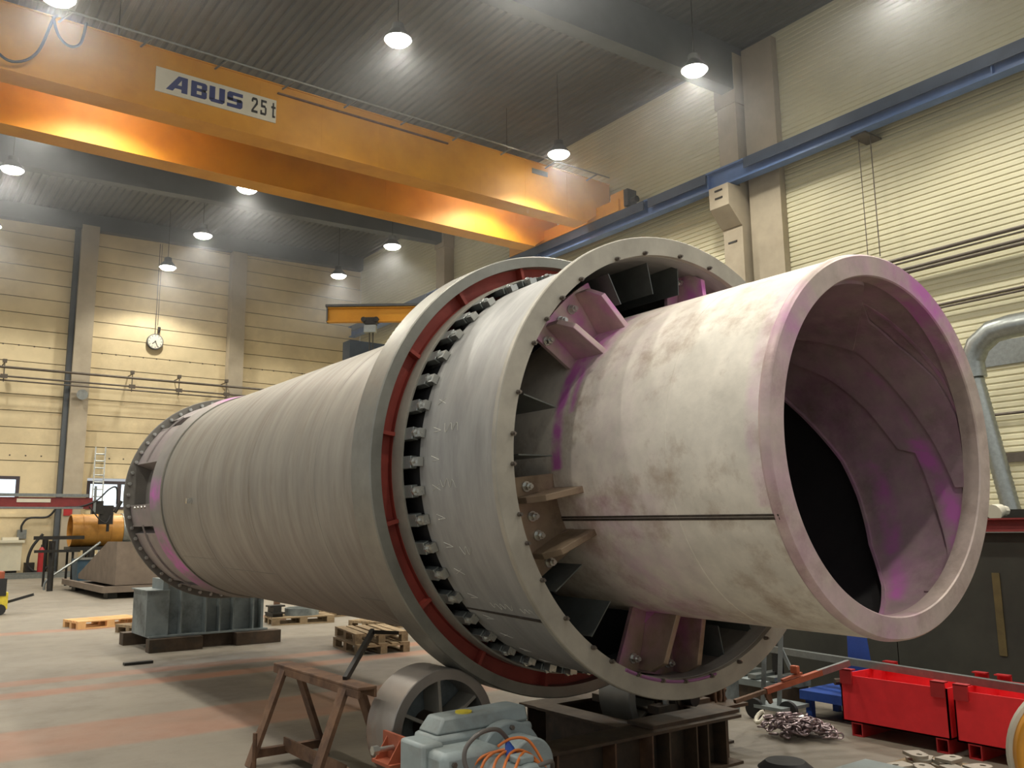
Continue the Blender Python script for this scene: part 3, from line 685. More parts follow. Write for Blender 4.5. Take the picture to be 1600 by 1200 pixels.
for x in (3.7, 4.2, 4.55, 4.72, 5.0, 5.12, 5.32): part(MB().box((x, 4.545, .02), (x+.015, 4.67, .33)), 'web_stiffener', M_rust if x < 4.6 else M_frame, rs, RO, smooth=0)
part(MB().box((4.62, 4.6, .35), (5.55, 4.86, .375)).box((5.40, 4.86, .31), (5.98, 5.06, .335)), 'top_plate', M_frame, rs, RO, smooth=0)
def roller(cx, m_t, name='roller'):
    y0, y1 = 5.28, 5.64; C = Vector((cx, 0, .408)); o = MB()
    def L(prof, n=96):
        mb = MB().lathe(prof, n); mb.v = [(a+C.x, b_, c+C.z) for a, b_, c in mb.v]; return mb
    r = part(L([(y0+.006, RR), (y1-.006, RR), (y1, RR-.006), (y1, .334), (y0, .334), (y0, RR-.006)]), name, m_t, rs, RO)
    def sub(mb, nm, m):
        q = part(mb, nm, m, r, RO); return q
    sub(L([(y0+.0, .07), (y1, .07), (y1, .11), (y0, .11)], 32), 'hub', M_frame)
    sub(L([(5.52, .1), (5.54, .1), (5.54, .335), (5.52, .335)], 64), 'web_disc', M_cradle)
    for i in range(6):
        a = R(35+60*i); p = C+Vector((.1*cos(a), 5.41, .1*sin(a))); q = C+Vector((.335*cos(a), 5.41, .335*sin(a)))
        sub(MB().beam(p, q, .022, .20, up=(0, 1, 0)), 'spoke', M_flange)
    sub(MB().cyl((cx, 4.95, .408), (cx, 5.95, .408), .055, 20), 'axle', M_dark)
    for y in (5.12, 5.78):
        mb = MB().box((cx-.3, y-.06, .31), (cx+.3, y+.06, .37)).box((cx-.11, y-.06, .37), (cx+.11, y+.06, .44)).cyl((cx, y-.07, .42), (cx, y+.07, .42), .1, 20)
        part(mb, 'bearing_block', M_frame, rs, RO, smooth=30)
        for s_ in (-1, 1): part(MB().cyl((cx+s_*.16, y, .37), (cx+s_*.16, y, .40), .028, 6).cyl((cx+s_*.16, y, .4), (cx+s_*.16, y, .44), .013, 8), 'bearing_bolt', M_bolt, rs, RO)
roller(3.32, M_copper); roller(5.45, M_tyre)
# adjusting screws at both ends of the stand
def adjuster(x, s_):
    m_ = M_primer if s_ < 0 else M_rust
    q = part(MB().box((x-.01, 5.0, .31), (x+.01, 5.28, .48)).box((x-.1, 5.02, .305), (x+.1, 5.26, .325)), 'adjuster_bracket', m_, rs, RO, smooth=0)
    part(MB().cyl((x-.12, 5.14, .40), (x+.30*(-s_), 5.14, .40), .016, 10).cyl((x+s_*.12, 5.14, .4), (x+s_*.16, 5.14, .4), .03, 6), 'adjuster_screw', M_bolt if s_ < 0 else M_rust, q, RO)
    for yy in (5.05, 5.22):
        T = Matrix(((s_, 0, 0, x), (0, 0, 1, yy), (0, 1, 0, .32), (0, 0, 0, 1)))
        part(MB().prism([(0, 0), (.1, 0), (0, .15)], .01, T), 'adjuster_gusset', m_, q, RO, smooth=0)
adjuster(2.86, -1); adjuster(5.86, 1)
part(MB().tube([(5.72+.035*sin(a*pi/8), 4.95, .40+.06*cos(a*pi/8)+(.03 if abs(a) < 4 else 0)) for a in range(-6, 7)], .012, 8), 'lifting_loop', M_rust, rs, RO)
# vertical yellow-grey lever screw lying from stand to the right: see lever below

# gear motor
gm = thing('gear_motor', (3.05, 4.55, 0), 'light grey gear motor unit mounted in front of the spoked roller', 'motor')
GO = (3.05, 4.55, 0)
def boxr(x0, x1, y0, y1, z0, z1): return MB().box((x0, y0, z0), (x1, y1, z1))
part(boxr(2.72, 3.42, 4.42, 4.68, .10, .60), 'gearbox', M_grey, gm, GO, bevel=.03)
b = MB(); b.add([(2.74, 4.44, .6), (3.40, 4.44, .6), (3.40, 4.66, .6), (2.74, 4.66, .6), (2.80, 4.47, .685), (3.39, 4.46, .69), (3.38, 4.65, .69), (2.80, 4.64, .685)], [(0, 3, 2, 1), (4, 5, 6, 7), (0, 1, 5, 4), (1, 2, 6, 5), (2, 3, 7, 6), (3, 0, 4, 7)])
part(b, 'gearbox_lid', M_grey, gm, GO, bevel=.015)
part(MB().cyl((2.98, 4.53, .684), (2.98, 4.53, .695), .05, 24), 'inspection_cap', M_ylabel, gm, GO)
part(boxr(2.60, 2.74, 4.36, 4.62, .10, .585), 'end_cover', M_grey, gm, GO, bevel=.02)
part(boxr(2.63, 3.02, 4.20, 4.43, .12, .56), 'side_cover', M_grey, gm, GO, bevel=.04)
part(MB().cyl((3.19, 4.44, .40), (3.19, 4.34, .40), .235, 40), 'adapter_flange', M_grey, gm, GO, bevel=.01)
part(MB().cyl((3.21, 4.34, .42), (3.21, 4.16, .42), .155, 40), 'brake_housing', M_grey, gm, GO, bevel=.012)
part(MB().cyl((2.98, 4.3, .36), (2.98, 3.86, .36), .165, 40), 'motor_body', M_grey, gm, GO, bevel=.015)
part(MB().box((2.92, 3.90, .52), (3.02, 4.0, .56)), 'terminal_box', M_grey, gm, GO, bevel=.01)
part(MB().cyl((2.74, 4.2, .34), (2.74, 4.12, .34), .10, 32), 'shaft_cover', M_grey, gm, GO, bevel=.01)
for x, z_ in ((2.70, .50), (2.97, .50), (2.70, .2), (2.97, .2)): part(MB().cyl((x, 4.2, z_), (x, 4.185, z_), .016, 6), 'cover_bolt', M_nut, gm, GO)
for a in range(6):
    x = 3.19+.205*cos(R(30+60*a)); z_ = .40+.205*sin(R(30+60*a)); part(MB().cyl((x, 4.34, z_), (x, 4.32, z_), .014, 6), 'flange_bolt', M_nut, gm, GO)
part(boxr(2.45, 3.5, 4.32, 4.47, 0, .10), 'base_foot', M_cab, gm, GO, smooth=0)
part(MB().cyl((2.55, 4.40, .10), (2.55, 4.40, .26), .018, 8).cyl((2.55, 4.4, .22), (2.55, 4.4, .25), .035, 6), 'anchor_bolt', M_galv, gm, GO)
pc = MB().tube(spline([(3.02, 4.15, .60), (2.93, 4.12, .665), (2.80, 4.10, .665), (2.71, 4.10, .60), (2.70, 4.08, .51), (2.76, 4.04, .455), (2.86, 3.98, .445), (2.97, 3.90, .49), (3.07, 3.86, .52), (3.14, 3.90, .50), (3.17, 3.95, .42), (3.17, 4.0, .30)]), .0125, 10).build('power_cable', M_grcord)
tag(pc, 'dark grey power cable looped over the grey gear motor', 'cable')
def plug(root_loc):
    p = Vector((3.0, 4.10, .555)); d = Vector((-.35, -.75, -.35)).normalized()
    mb = MB().cyl(p, p+d*.11, .028, 16, .034).cyl(p-d*.05, p, .016, 12, .026)
    o = mb.build('cable_plug', M_bluecloth); tag(o, 'round blue power plug lying on the gear motor', 'plug')
    MB().cyl(p+d*.1105, p+d*.112, .027, 16).build('plug_face', M_black, o)
plug(None)
mb = MB(); random.seed(5)
for k in range(5):
    pts = []
    yk = 4.12-.045*k; rk = .185+.006*(k % 2)
    for i in range(25):
        a = R(-35+250*i/24); pts.append((2.98+rk*cos(a)*(1.0), yk-.05*sin(2*a+k*.7)+.05*cos(a)*(k-2)*.5, .36+rk*sin(a)+.004*k))
    mb.tube(pts, .008, 8)
mb.tube(spline([(2.95, 4.14, .57), (3.04, 4.13, .60), (3.14, 4.10, .575), (3.2, 4.02, .42), (3.19, 3.95, .30)]), .008, 8)
tag(mb.build('orange_cable_coil', M_orcord), 'coil of thin orange extension cable lying over the motor', 'cable')

# ================================================================ TRESTLE
tr = thing('steel_trestle', (2.85, 6.1, 0), 'rusty steel A-frame trestle standing left of the spoked roller', 'trestle')
TRO = (2.85, 6.1, 0); zt = .72
part(MB().box((2.78, 5.50, zt-.022), (2.92, 7.0, zt)).box((2.78, 5.50, zt-.075), (2.80, 7.0, zt-.02)).box((2.90, 5.50, zt-.075), (2.92, 7.0, zt-.02)), 'top_beam', M_rust, tr, TRO, smooth=0, bevel=.006)
for y in (5.74, 6.82):
    for s_ in (-1, 1):
        part(MB().beam((2.85+s_*.05, y, zt-.02), (2.85+s_*.31, y+.0, .0), .03, .11, up=(0, 1, 0)), 'leg', M_rust, tr, TRO, smooth=0)
    part(MB().box((2.58, y-.03, .06), (3.12, y+.03, .12)), 'cross_brace', M_rust, tr, TRO, smooth=0)
part(MB().box((2.81, 5.74, .08), (2.95, 6.82, .10)).box((2.81, 5.74, .10), (2.825, 6.82, .18)), 'stretcher', M_rust, tr, TRO, smooth=0)
part(MB().beam((2.85, 5.85, zt), (3.36, 6.42, .965), .03, .05).beam((3.34, 6.40, .965), (3.74, 6.72, .90), .05, .03), 'support_arm', M_dark, tr, TRO, smooth=0)
rod = MB().cyl((2.46, 6.5, 0), (2.46, 6.5, .31), .017, 8).cyl((2.46, 6.5, 0), (2.46, 6.5, .01), .05, 12).build('marker_rod', M_rust); tag(rod, 'short thin upright rod on the floor left of the trestle', 'rod')

# ================================================================ CRADLE AND BLOCKS
cr = thing('support_cradle', (4.5, 14.6, .2), 'grey ribbed steel saddle under the far end of the drum', 'support'); CRO = (4.5, 14.6, .2)
b = MB(); T = Matrix(((1, 0, 0, 0), (0, 0, 1, 14.35), (0, 1, 0, 0), (0, 0, 0, 1)))
ntop = 10; arc = [(3.95+1.47*i/ntop, 1.0-.22*i/ntop-.04*sin(pi*i/ntop)) for i in range(ntop+1)]
b.prism([(5.42, .2), (3.95, .2)]+arc, .03, T)
part(b, 'front_web', M_cradle, cr, CRO, smooth=0)
b = MB(); b.box((3.66, 14.15, .2), (5.5, 15.2, .225)); part(b, 'base_plate', M_cradle, cr, CRO, smooth=0)
for x in (4.12, 4.5, 4.72, 4.94, 5.26): part(MB().box((x, 14.2, .225), (x+.025, 14.36, .98-.15*(x-3.95))), 'rib', M_cradle, cr, CRO, smooth=0)
b = MB(); b.add([(3.62, 14.1, .23), (3.95, 14.1, .23), (3.95, 14.12, .95), (3.60, 14.6, .93), (3.62, 14.9, .23), (3.95, 15.2, .23), (3.95, 15.2, .95), (3.60, 15.2, .93)], [(0, 1, 2, 3), (0, 3, 7, 4), (1, 5, 6, 2), (3, 2, 6, 7), (4, 7, 6, 5), (0, 4, 5, 1)])
part(MB().box((3.66, 14.3, .225), (3.70, 15.2, .88)).box((3.62, 14.22, .225), (3.95, 14.25, .90)).box((3.62, 14.2, .88), (3.95, 15.2, .90)).box((3.86, 14.26, .9), (3.93, 14.9, 1.06)), 'end_box', M_cradle, cr, CRO, smooth=0)
part(MB().box((5.40, 14.2, .225), (5.44, 15.2, .76)), 'end_plate', M_cradle, cr, CRO, smooth=0)
part(MB().box((3.95, 15.0, .225), (5.42, 15.03, .62)), 'rear_web', M_cradle, cr, CRO, smooth=0)
for (x0, x1, y0, y1, lab) in ((3.63, 4.42, 14.0, 14.2, 'dark rusty block under the front left corner of the grey saddle'), (3.55, 4.25, 15.25, 15.5, 'dark rusty block under the rear left corner of the grey saddle'), (4.95, 5.68, 14.02, 14.25, 'dark rusty block under the right end of the grey saddle')):
    h = .195 if y0 < 15 else .195
    tag(MB().box((x0, y0, 0), (x1, y1, h)).build('support_block', M_frame, smooth=0, bevel=.006), lab, 'block', 'blocks under the grey saddle')
tag(MB().box((4.4, 14.25, .0), (5.0, 15.24, .195)).build('support_block', M_frame, smooth=0), 'flat dark block in the shade under the middle of the saddle', 'block', 'blocks under the grey saddle')

# ================================================================ PALLETS
def make_pallet(m, label, loc, rz, z=0.):
    t = thing('wooden_pallet', (loc[0], loc[1], z), label, 'pallet', 'wooden pallets on the floor', rz)
    for i in range(5):
        wd = .145 if i in (0, 2, 4) else .10; y = -.4+wd/2+(.8-wd)*i/4
        MB().box((-.6, y-wd/2, .122), (.6, y+wd/2, .144)).build('deck_board', m, t, smooth=0)
    for x in (-.5275, 0, .5275): MB().box((x-.0725, -.4, .10), (x+.0725, .4, .122)).build('cross_board', m, t, smooth=0)
    for y in (-.35, 0, .35):
        MB().box((-.6, y-.05, 0), (.6, y+.05, .022)).build('bottom_board', m, t, smooth=0)
        for x in (-.5275, 0, .5275): MB().box((x-.0725, y-.05, .022), (x+.0725, y+.05, .10)).build('pallet_block', m, t, smooth=0)
    return t
a1 = math.atan2(12.94-11.69, 6.04-5.88)
make_pallet(M_wood, 'old wooden pallet at the bottom of the pair behind the trestle', (6.38, 12.25), a1-.02)
make_pallet(M_wood, 'old wooden pallet stacked on top of another behind the trestle', (6.42, 12.33), a1-.07, .1445)
make_pallet(M_newwood, 'small bright new wooden pallet standing alone on the floor', (4.0, 18.85), .15)
make_pallet(M_wood, 'weathered pallet with steel rings at the left end of the saddle', (4.6, 17.2), .3)
make_pallet(M_wood, 'grey weathered pallet right of the saddle carrying a round steel ring', (7.15, 16.75), -.18)
make_pallet(M_wood, 'weathered pallet behind the two stacked pallets under the drum', (8.1, 14.9), .3)
make_pallet(M_wood, 'weathered pallet under the drum with scattered steel parts', (8.6, 17.7), .1)
def ring(loc, r, h, lab, m=M_galv, wall=.12):
    mb = MB(); n = 40
    for i in range(n):
        a = 2*pi*i/n
        for rr, zz in ((r, 0), (r, h), (r-wall, h), (r-wall, 0)): mb.v.append((loc[0]+rr*cos(a), loc[1]+rr*sin(a), loc[2]+zz))
    for i in range(n):
        j = (i+1) % n
        for q in range(4): mb.f.append([i*4+q, i*4+(q+1) % 4, j*4+(q+1) % 4, j*4+q])
    return tag(mb.build('steel_ring', m), lab, 'ring', 'steel rings on pallets')
ring((4.55, 17.2, .145), .34, .055, 'flat grey steel ring, bottom one on the weathered pallet left of the saddle')
ring((4.57, 17.22, .201), .33, .05, 'flat grey steel ring in the middle of the stack left of the saddle')
ring((4.52, 17.25, .252), .35, .04, 'rusty steel ring on top of the stack left of the saddle', M_rust)
ring((7.2, 16.75, .145), .33, .14, 'tall grey steel ring on the pallet right of the saddle', M_cradle, .03)
b = MB().box((6.55, 16.6, .145), (6.75, 17.0, .2)).box((6.52, 16.55, .2), (6.78, 16.95, .23)).box((6.56, 16.6, .23), (6.72, 16.9, .33)).box((6.5, 16.62, .33), (6.8, 16.86, .36))
tag(b.build('flat_bar_stack', M_dark, smooth=0), 'stack of dark steel offcuts on the pallet beside the saddle', 'steel parts')
tag(MB().box((6.95, 17.5, 0), (7.05, 17.6, .75)).box((6.85, 17.4, 0), (7.15, 17.7, .02)).build('steel_post', M_rust, smooth=0), 'thin brown post standing behind the pallet with the round ring', 'post')
tag(MB().box((3.05, 12.93, 0), (3.42, 13.03, .035)).build('steel_offcut', M_dark, smooth=0), 'small dark steel offcut on the floor before the saddle blocks', 'offcut')

# ================================================================ HOOD BOX (left background)
hd = thing('steel_hopper', (6.3, 28.3, 0), 'brown wedge shaped steel hopper lying on a flat skid frame', 'hopper'); HO = (6.3, 28.3, 0)
b = MB(); x0, x1 = 5.85, 7.5
b.add([(x0, 26.4, .36), (x1, 26.4, .36), (x1, 31.5, .36), (x0, 31.5, .36), (x0, 26.4, 1.55), (x1, 26.4, 1.5), (x1, 27.6, 1.5), (x0, 27.6, 1.55), (x1, 31.5, .5), (x0, 31.5, .5)],
      [(0, 3, 2, 1), (4, 5, 6, 7), (0, 1, 5, 4), (1, 2, 8, 6, 5), (2, 3, 9, 8), (3, 0, 4, 7, 9), (7, 6, 8, 9)])
part(b, 'hopper_body', M_frame if False else mat('brown_plate', (124, 110, 96), .6, .3, .12, 2, .03), hd, HO, smooth=0)
part(MB().box((5.5, 26.25, .17), (7.9, 26.4, .34)).box((5.5, 26.4, .17), (5.62, 32.2, .34)).box((5.62, 26.4, .19), (7.7, 32.1, .25)).box((7.7, 26.4, .17), (7.9, 32.2, .34)), 'skid_frame', MATS['brown_plate'], hd, HO, smooth=0)
part(MB().box((5.7, 26.5, 0), (5.95, 27, .17)).box((7.4, 26.5, 0), (7.65, 27, .17)).box((5.7, 31, 0), (5.95, 31.6, .17)).box((7.4, 31, 0), (7.65, 31.6, .17)), 'skid_block', M_dark, hd, HO, smooth=0)

# ================================================================ BACKGROUND LEFT: boom, pipe section, bin, cabinet ...
bm = thing('welding_boom', (0, 33, 0), 'long dark red horizontal boom with a tool head on its end', 'boom'); BO = (0, 33, 0)
part(MB().box((-1.2, 32.85, 2.62), (6.4, 33.15, 3.0)), 'boom_arm', M_beamred, bm, BO, smooth=0)
part(MB().box((-1.2, 32.78, 3.02), (6.25, 32.95, 3.12)).box((-1.2, 32.78, 2.62), (6.1, 32.84, 2.68)), 'boom_rail', M_galv, bm, BO, smooth=0)
part(MB().box((4.1, 32.83, 2.83), (5.1, 32.85, 2.95)), 'boom_plate', M_white, bm, BO, smooth=0)
part(MB().box((-1.0, 32.7, 0), (-.4, 33.3, 5)), 'boom_column', M_beamred, bm, BO, smooth=0)
part(MB().box((6.4, 32.85, 2.45), (6.75, 33.1, 2.9)).box((6.65, 32.9, 2.1), (7.1, 33.05, 2.75)).cyl((6.95, 32.95, 2.7), (6.95, 32.95, 1.85), .05, 8).cyl((7.15, 32.95, 2.5), (7.35, 32.95, 2.9), .06, 10), 'tool_head', M_dark, bm, BO, smooth=0)
part(MB().tube(spline([(5.2, 32.9, 2.75), (5.9, 32.85, 2.68), (6.5, 32.8, 2.9), (6.9, 32.85, 3.3), (7.15, 32.9, 3.35), (7.2, 32.95, 2.8)]), .03, 6).tube(spline([(6.3, 32.8, 2.7), (6.6, 32.75, 2.3), (6.85, 32.8, 2.15), (7.0, 32.9, 2.4)]), .025, 6), 'tool_hose', M_black, bm, BO)
part(MB().box((6.42, 32.8, 2.5), (6.5, 32.84, 3.4)), 'tool_rack', M_galv, bm, BO, smooth=0)
# coated pipe section
pp = thing('coated_pipe_section', (6.8, 34, 0), 'glossy ochre coated pipe section lying on a workbench', 'pipe section'); PO = (6.8, 34, 0)
cx0, cx1 = 5.95, 7.95
def tubex(x0_, x1_, ro, ri, y, z_): 
    mb = MB().lathe([(x0_, ro), (x1_, ro), (x1_, ri), (x0_, ri)], 56); mb.v = [(b_, y+a, z_+c) for a, b_, c in mb.v]; return mb
part(tubex(cx0, cx1-.35, .56, .53, 34, 1.9), 'pipe_body', M_yel, pp, PO)
part(tubex(cx1-.35, cx1, .60, .5, 34, 1.9), 'pipe_flange', M_galv, pp, PO)
for x in (6.3, 6.75, 7.2): part(tubex(x, x+.04, .575, .55, 34, 1.9), 'pipe_bead', M_yel, pp, PO)
wb = thing('work_trestle', (6.6, 34, 0), 'dark cluttered steel trestle bench under the ochre pipe section', 'bench'); WO = (6.6, 34, 0)
part(MB().box((4.75, 33.28, 1.60), (6.3, 33.36, 1.72)).box((4.8, 33.28, 1.17), (6.2, 33.40, 1.26)).box((5.9, 33.4, 1.22), (7.9, 34.6, 1.34)), 'bench_rail', M_dark, wb, WO, smooth=0)
for x in (5.3, 6.0, 6.6, 7.6):
    for y in (33.45, 34.45): part(MB().box((x-.035, y-.035, 0), (x+.035, y+.035, 1.22)), 'bench_leg', M_dark, wb, WO, smooth=0)
bb = thing('blue_tip_bin', (6.9, 31.6, 0), 'blue steel tipping bin half hidden behind the brown hopper', 'bin'); BBO = (6.9, 31.6, 0)
b = MB(); b.add([(6.0, 32.4, .12), (7.2, 32.4, .12), (7.2, 33.2, .12), (6.0, 33.2, .12), (5.95, 32.3, .95), (7.3, 32.3, .95), (7.3, 33.3, .95), (5.95, 33.3, .95)], [(0, 3, 2, 1), (0, 1, 5, 4), (1, 2, 6, 5), (2, 3, 7, 6), (3, 0, 4, 7), (4, 5, 6, 7)])
part(b, 'bin_body', M_bluebin, bb, BBO, smooth=0)
part(MB().box((5.9, 32.25, .93), (7.35, 32.33, 1.0)), 'bin_rim', M_galv, bb, BBO, smooth=0)
part(MB().box((6.1, 32.4, 0), (6.25, 33.2, .12)).box((6.95, 32.4, 0), (7.1, 33.2, .12)), 'bin_foot', M_dark, bb, BBO, smooth=0)
part(MB().tube(spline([(5.0, 32.2, 0), (5.05, 32.2, .3), (5.5, 32.2, .65), (6.0, 32.25, 1.0), (6.6, 32.2, 1.5)]), .04, 8), 'bin_lever', M_galv, bb, BBO)
cab = thing('tool_cabinet', (4.6, 41.6, 0), 'cream steel tool cabinet at the left edge by the back wall', 'cabinet'); CAO = (4.6, 41.6, 0)
part(MB().box((3.2, 42.3, .3), (5.62, 43.2, 1.45)), 'cabinet_body', M_cab, cab, CAO, smooth=0)
part(MB().box((3.1, 42.2, 1.45), (5.7, 43.3, 1.56)), 'cabinet_top', M_cab, cab, CAO, smooth=0)
part(MB().box((3.3, 42.4, 0), (5.5, 43.1, .3)), 'cabinet_plinth', M_dark, cab, CAO, smooth=0)
part(MB().box((4.15, 42.29, .35), (4.16, 42.3, 1.4)), 'door_gap', M_dark, cab, CAO, smooth=0)
tag(MB().box((3.6, 42.5, 1.56), (4.2, 42.9, 1.63)).build('document_tray', M_bluecloth, smooth=0), 'flat blue tray on the cream cabinet', 'tray')
tag(MB().box((4.9, 42.5, 1.56), (5.5, 42.9, 1.68)).build('white_case', M_white, smooth=0), 'small white case on the cream cabinet', 'case')
fe = MB(); ex = thing('fire_extinguisher', (6.4, 42.5, 0), 'red fire extinguisher among dark equipment at the column foot', 'extinguisher')
MB().cyl((0, 0, .05), (0, 0, 1.1), .13, 16).cyl((0, 0, 1.1), (0, 0, 1.25), .13, 16, .05).build('cylinder_body', M_binredd, ex); MB().cyl((0, 0, 0), (0, 0, .05), .14, 16).cyl((0, 0, 1.25), (0, 0, 1.35), .04, 8).build('valve', M_black, ex)
wc = thing('welding_cart', (6.75, 42.9, 0), 'dark welding equipment piled against the column foot', 'equipment')
MB().box((-.9, -.2, .0), (-.55, .3, .6)).box((-.0, -.1, .05), (.22, .3, 1.5)).cyl((-.15, .15, 0), (-.15, .15, 1.6), .12, 12).build('cart_body', M_dark, wc); MB().tube(spline([(-.3, -.1, 1.8), (-.7, -.1, 1.2), (-.8, -.15, .5), (-.4, -.2, .2), (.1, -.15, .6), (.1, -.1, 1.4)]), .06, 8).build('cart_hose', M_black, wc)
tag(MB().tube(spline([(7.0, 43.6, 2.9), (6.7, 43.7, 2.55), (6.0, 43.75, 2.5), (5.75, 43.8, 2.2), (5.75, 43.8, 1.9)]), .045, 8).build('wall_hose', M_black), 'black cable drooping from the column to a wall socket', 'cable')
tag(MB().box((5.6, 43.78, 1.6), (5.95, 43.99, 2.0)).build('wall_socket', M_galv, smooth=0), 'grey electrical socket box on the back wall below the drooping cable', 'socket')
tag(MB().box((7.3, 43.46, 2.6), (7.65, 43.49, 2.95)).build('fire_sign', M_binredd, smooth=0), 'small square red sign on the back wall column', 'sign')
# equipment behind column, right of it
eq = thing('pipe_stand_clutter', (7.95, 41.9, 0), 'dark clamp stand with gauges beside the right of the column', 'equipment')
MB().cyl((0, 0, 0), (0, 0, 2.6), .05, 8).cyl((.3, .1, 0), (.3, .1, 1.7), .15, 12).box((-.1, -.1, 0), (.8, .5, .05)).build('stand_post', M_dark, eq); MB().cyl((-.1, -.05, 2.3), (.1, -.05, 2.3), .12, 12).cyl((-.05, -.05, 1.6), (.2, -.05, 1.6), .2, 12).build('gauge', M_pipe, eq)
tag(MB().cyl((5.05, 31.5, 0), (5.05, 31.5, .75), .09, 14).cyl((5.05, 31.5, .75), (5.05, 31.5, .95), .05, 10).build('gas_bottle', M_dark), 'small grey gas bottle on the floor beside the blue bin', 'bottle')
# ladder against back wall
ld_ = thing('ladder', (8.5, 43.2, 0), 'aluminium ladder leaning on the back wall left of the window', 'ladder')
for x in (0, .42): MB().beam((x-.25, -.6, 0), (x+.02, .62, 5.75), .06, .1).build('ladder_rail', M_galv, ld_, smooth=0)
for i in range(17):
    k = (i+.6)/17.6; MB().cyl((-.25+.27*k, -.6+1.22*k, 5.75*k), (.17+.27*k, -.6+1.22*k, 5.75*k), .035, 6).build('ladder_rung', M_galv, ld_)
# clock
ck = thing('wall_clock', (10.86, 43.9, 11.02), 'round white wall clock with black hands hanging on the back wall', 'clock')
def ydisc(x, z_, r, y0, y1, n=48): return MB().cyl((x, y0, z_), (x, y1, z_), r, n)
ydisc(0, 0, .38, .05, -.12).build('clock_case', M_lampbody, ck)
ydisc(0, 0, .34, -.12, -.125).build('clock_face', M_white, ck)
T = Matrix.Translation((0, -.135, 0))
mb = MB()
for i in range(12):
    a = R(30*i); q = Matrix.Translation((0, -.128, 0))@Matrix.Rotation(a, 4, 'Y'); mb.box((-.014, -.004, .26), (.014, 0, .32), q)
mb.build('clock_marks', M_black, ck, smooth=0)
MB().box((-.018, -.01, -.04), (.018, -.004, .19), Matrix.Translation((0, -.13, 0))@Matrix.Rotation(R(228), 4, 'Y')).build('hour_hand', M_black, ck, smooth=0)
MB().box((-.014, -.018, -.05), (.014, -.012, .28), Matrix.Translation((0, -.13, 0))@Matrix.Rotation(R(156), 4, 'Y')).build('minute_hand', M_black, ck, smooth=0)
MB().cyl((0, -.02, .38), (0, -.02, 5.0), .015, 6).cyl((.1, -.02, .85), (.1, -.02, 5.0), .01, 6).build('hanging_wire', M_pipe, ck)
MB().cyl((.14, -.06, .45), (.16, -.06, .6), .03, 8, .07).cyl((.16, -.06, .6), (.16, -.06, .75), .07, 8).build('clock_hoist', M_dark, ck)
# horn speaker on the column
tag(MB().cyl((7.67, 43.5, 8.05), (7.67, 43.15, 8.05), .1, 24, .24).build('horn_speaker', M_galv), 'round grey horn speaker on the back wall column below the pipes', 'speaker')
# pipes on back wall with hangers
for z_, r, lab in ((9.0, .055, 'upper dark pipe running along the back wall'), (8.6, .04, 'middle dark pipe running along the back wall'), (8.42, .035, 'lowest dark pipe running along the back wall')):
    o = MB().cyl((-6, 43.1, z_), (20.5, 43.1, z_), r, 10).build('wall_pipe', M_pipe); tag(o, lab, 'pipe', 'pipes on the back wall')
for i, x in enumerate((4.5, 9.75, 11.9, 14.2)):
    tag(MB().beam((x, 43.1, 8.35), (x, 43.1, 9.25), .04, .04).box((x-.08, 43.05, 9.2), (x+.08, 43.2, 9.35)).beam((x, 43.1, 9.2), (x, 43.98, 9.2), .04, .04).box((x-.14, 43.0, 8.5), (x+.14, 43.06, 8.68)).build('pipe_hanger', M_pipe, smooth=0),
        ['pipe hanger at the left edge left of the column', 'pipe hanger right of the column below the clock', 'third pipe hanger from the left, below right of the clock', 'pipe hanger nearest the far column behind the drum'][i], 'bracket', 'hangers of the back wall pipes')

# ================================================================ JIB CRANE at the back
jb = thing('jib_crane', (12.7, 28, 9.0), 'small orange wall jib crane with a chain hoist above the drum', 'crane'); 
dj = Vector((.8, -.6, 0)).normalized(); ang = math.atan2(dj.y, dj.x); jb.rotation_euler = (0, 0, ang)
LJ = 11.2
MB().box((0, -.12, .05), (LJ, .12, .09)).box((0, -.10, .55), (LJ, .10, .59)).box((0, -.015, .09), (LJ, .015, .55)).build('jib_beam', M_orange, jb, smooth=0)
MB().box((-.05, -.16, .60), (LJ, .16, .68)).box((-.02, -.12, .05), (.02, .12, .59)).build('jib_top_rail', M_lampbody, jb, smooth=0)
MB().box((1.35, -.14, -.05), (1.75, .14, .2)).cyl((1.3, -.18, .12), (1.3, .18, .12), .09, 12).cyl((1.75, -.18, .12), (1.75, .18, .12), .09, 12).build('hoist_trolley', M_dark, jb)
MB().box((1.32, -.16, -.34), (1.74, .12, -.08)).build('hoist_body', M_galv, jb, smooth=0)
MB().cyl((1.5, 0, -.3), (1.5, 0, -2.5), .02, 6).cyl((1.62, 0, -.3), (1.62, 0, -2.5), .02, 6).build('hoist_chain', M_dark, jb)
MB().box((LJ-.4, -.4, -1.4), (LJ+.2, .4, .9)).build('wall_mount', M_blue, jb, smooth=0)
bk = thing('hoist_cabinet', (17.3, 34.0, 8.4), 'dark blue grey machine body high behind the drum under the jib', 'machine')
MB().box((-.9, -.2, 0), (3.0, .5, 1.55)).box((-1.2, -.2, -1.2), (-.2, .3, .6)).build('machine_body', mat('slate_paint', (40, 50, 60), .5, .1, .1, 2), bk, smooth=0)
MB().beam((.2, -.3, .5), (3.0, -.3, 1.7), .25, .25).build('strut', M_blue, bk, smooth=0)
MB().box((1.0, -.1, -8.4), (1.4, .3, 0)).build('support_post', MATS['slate_paint'], bk, smooth=0)

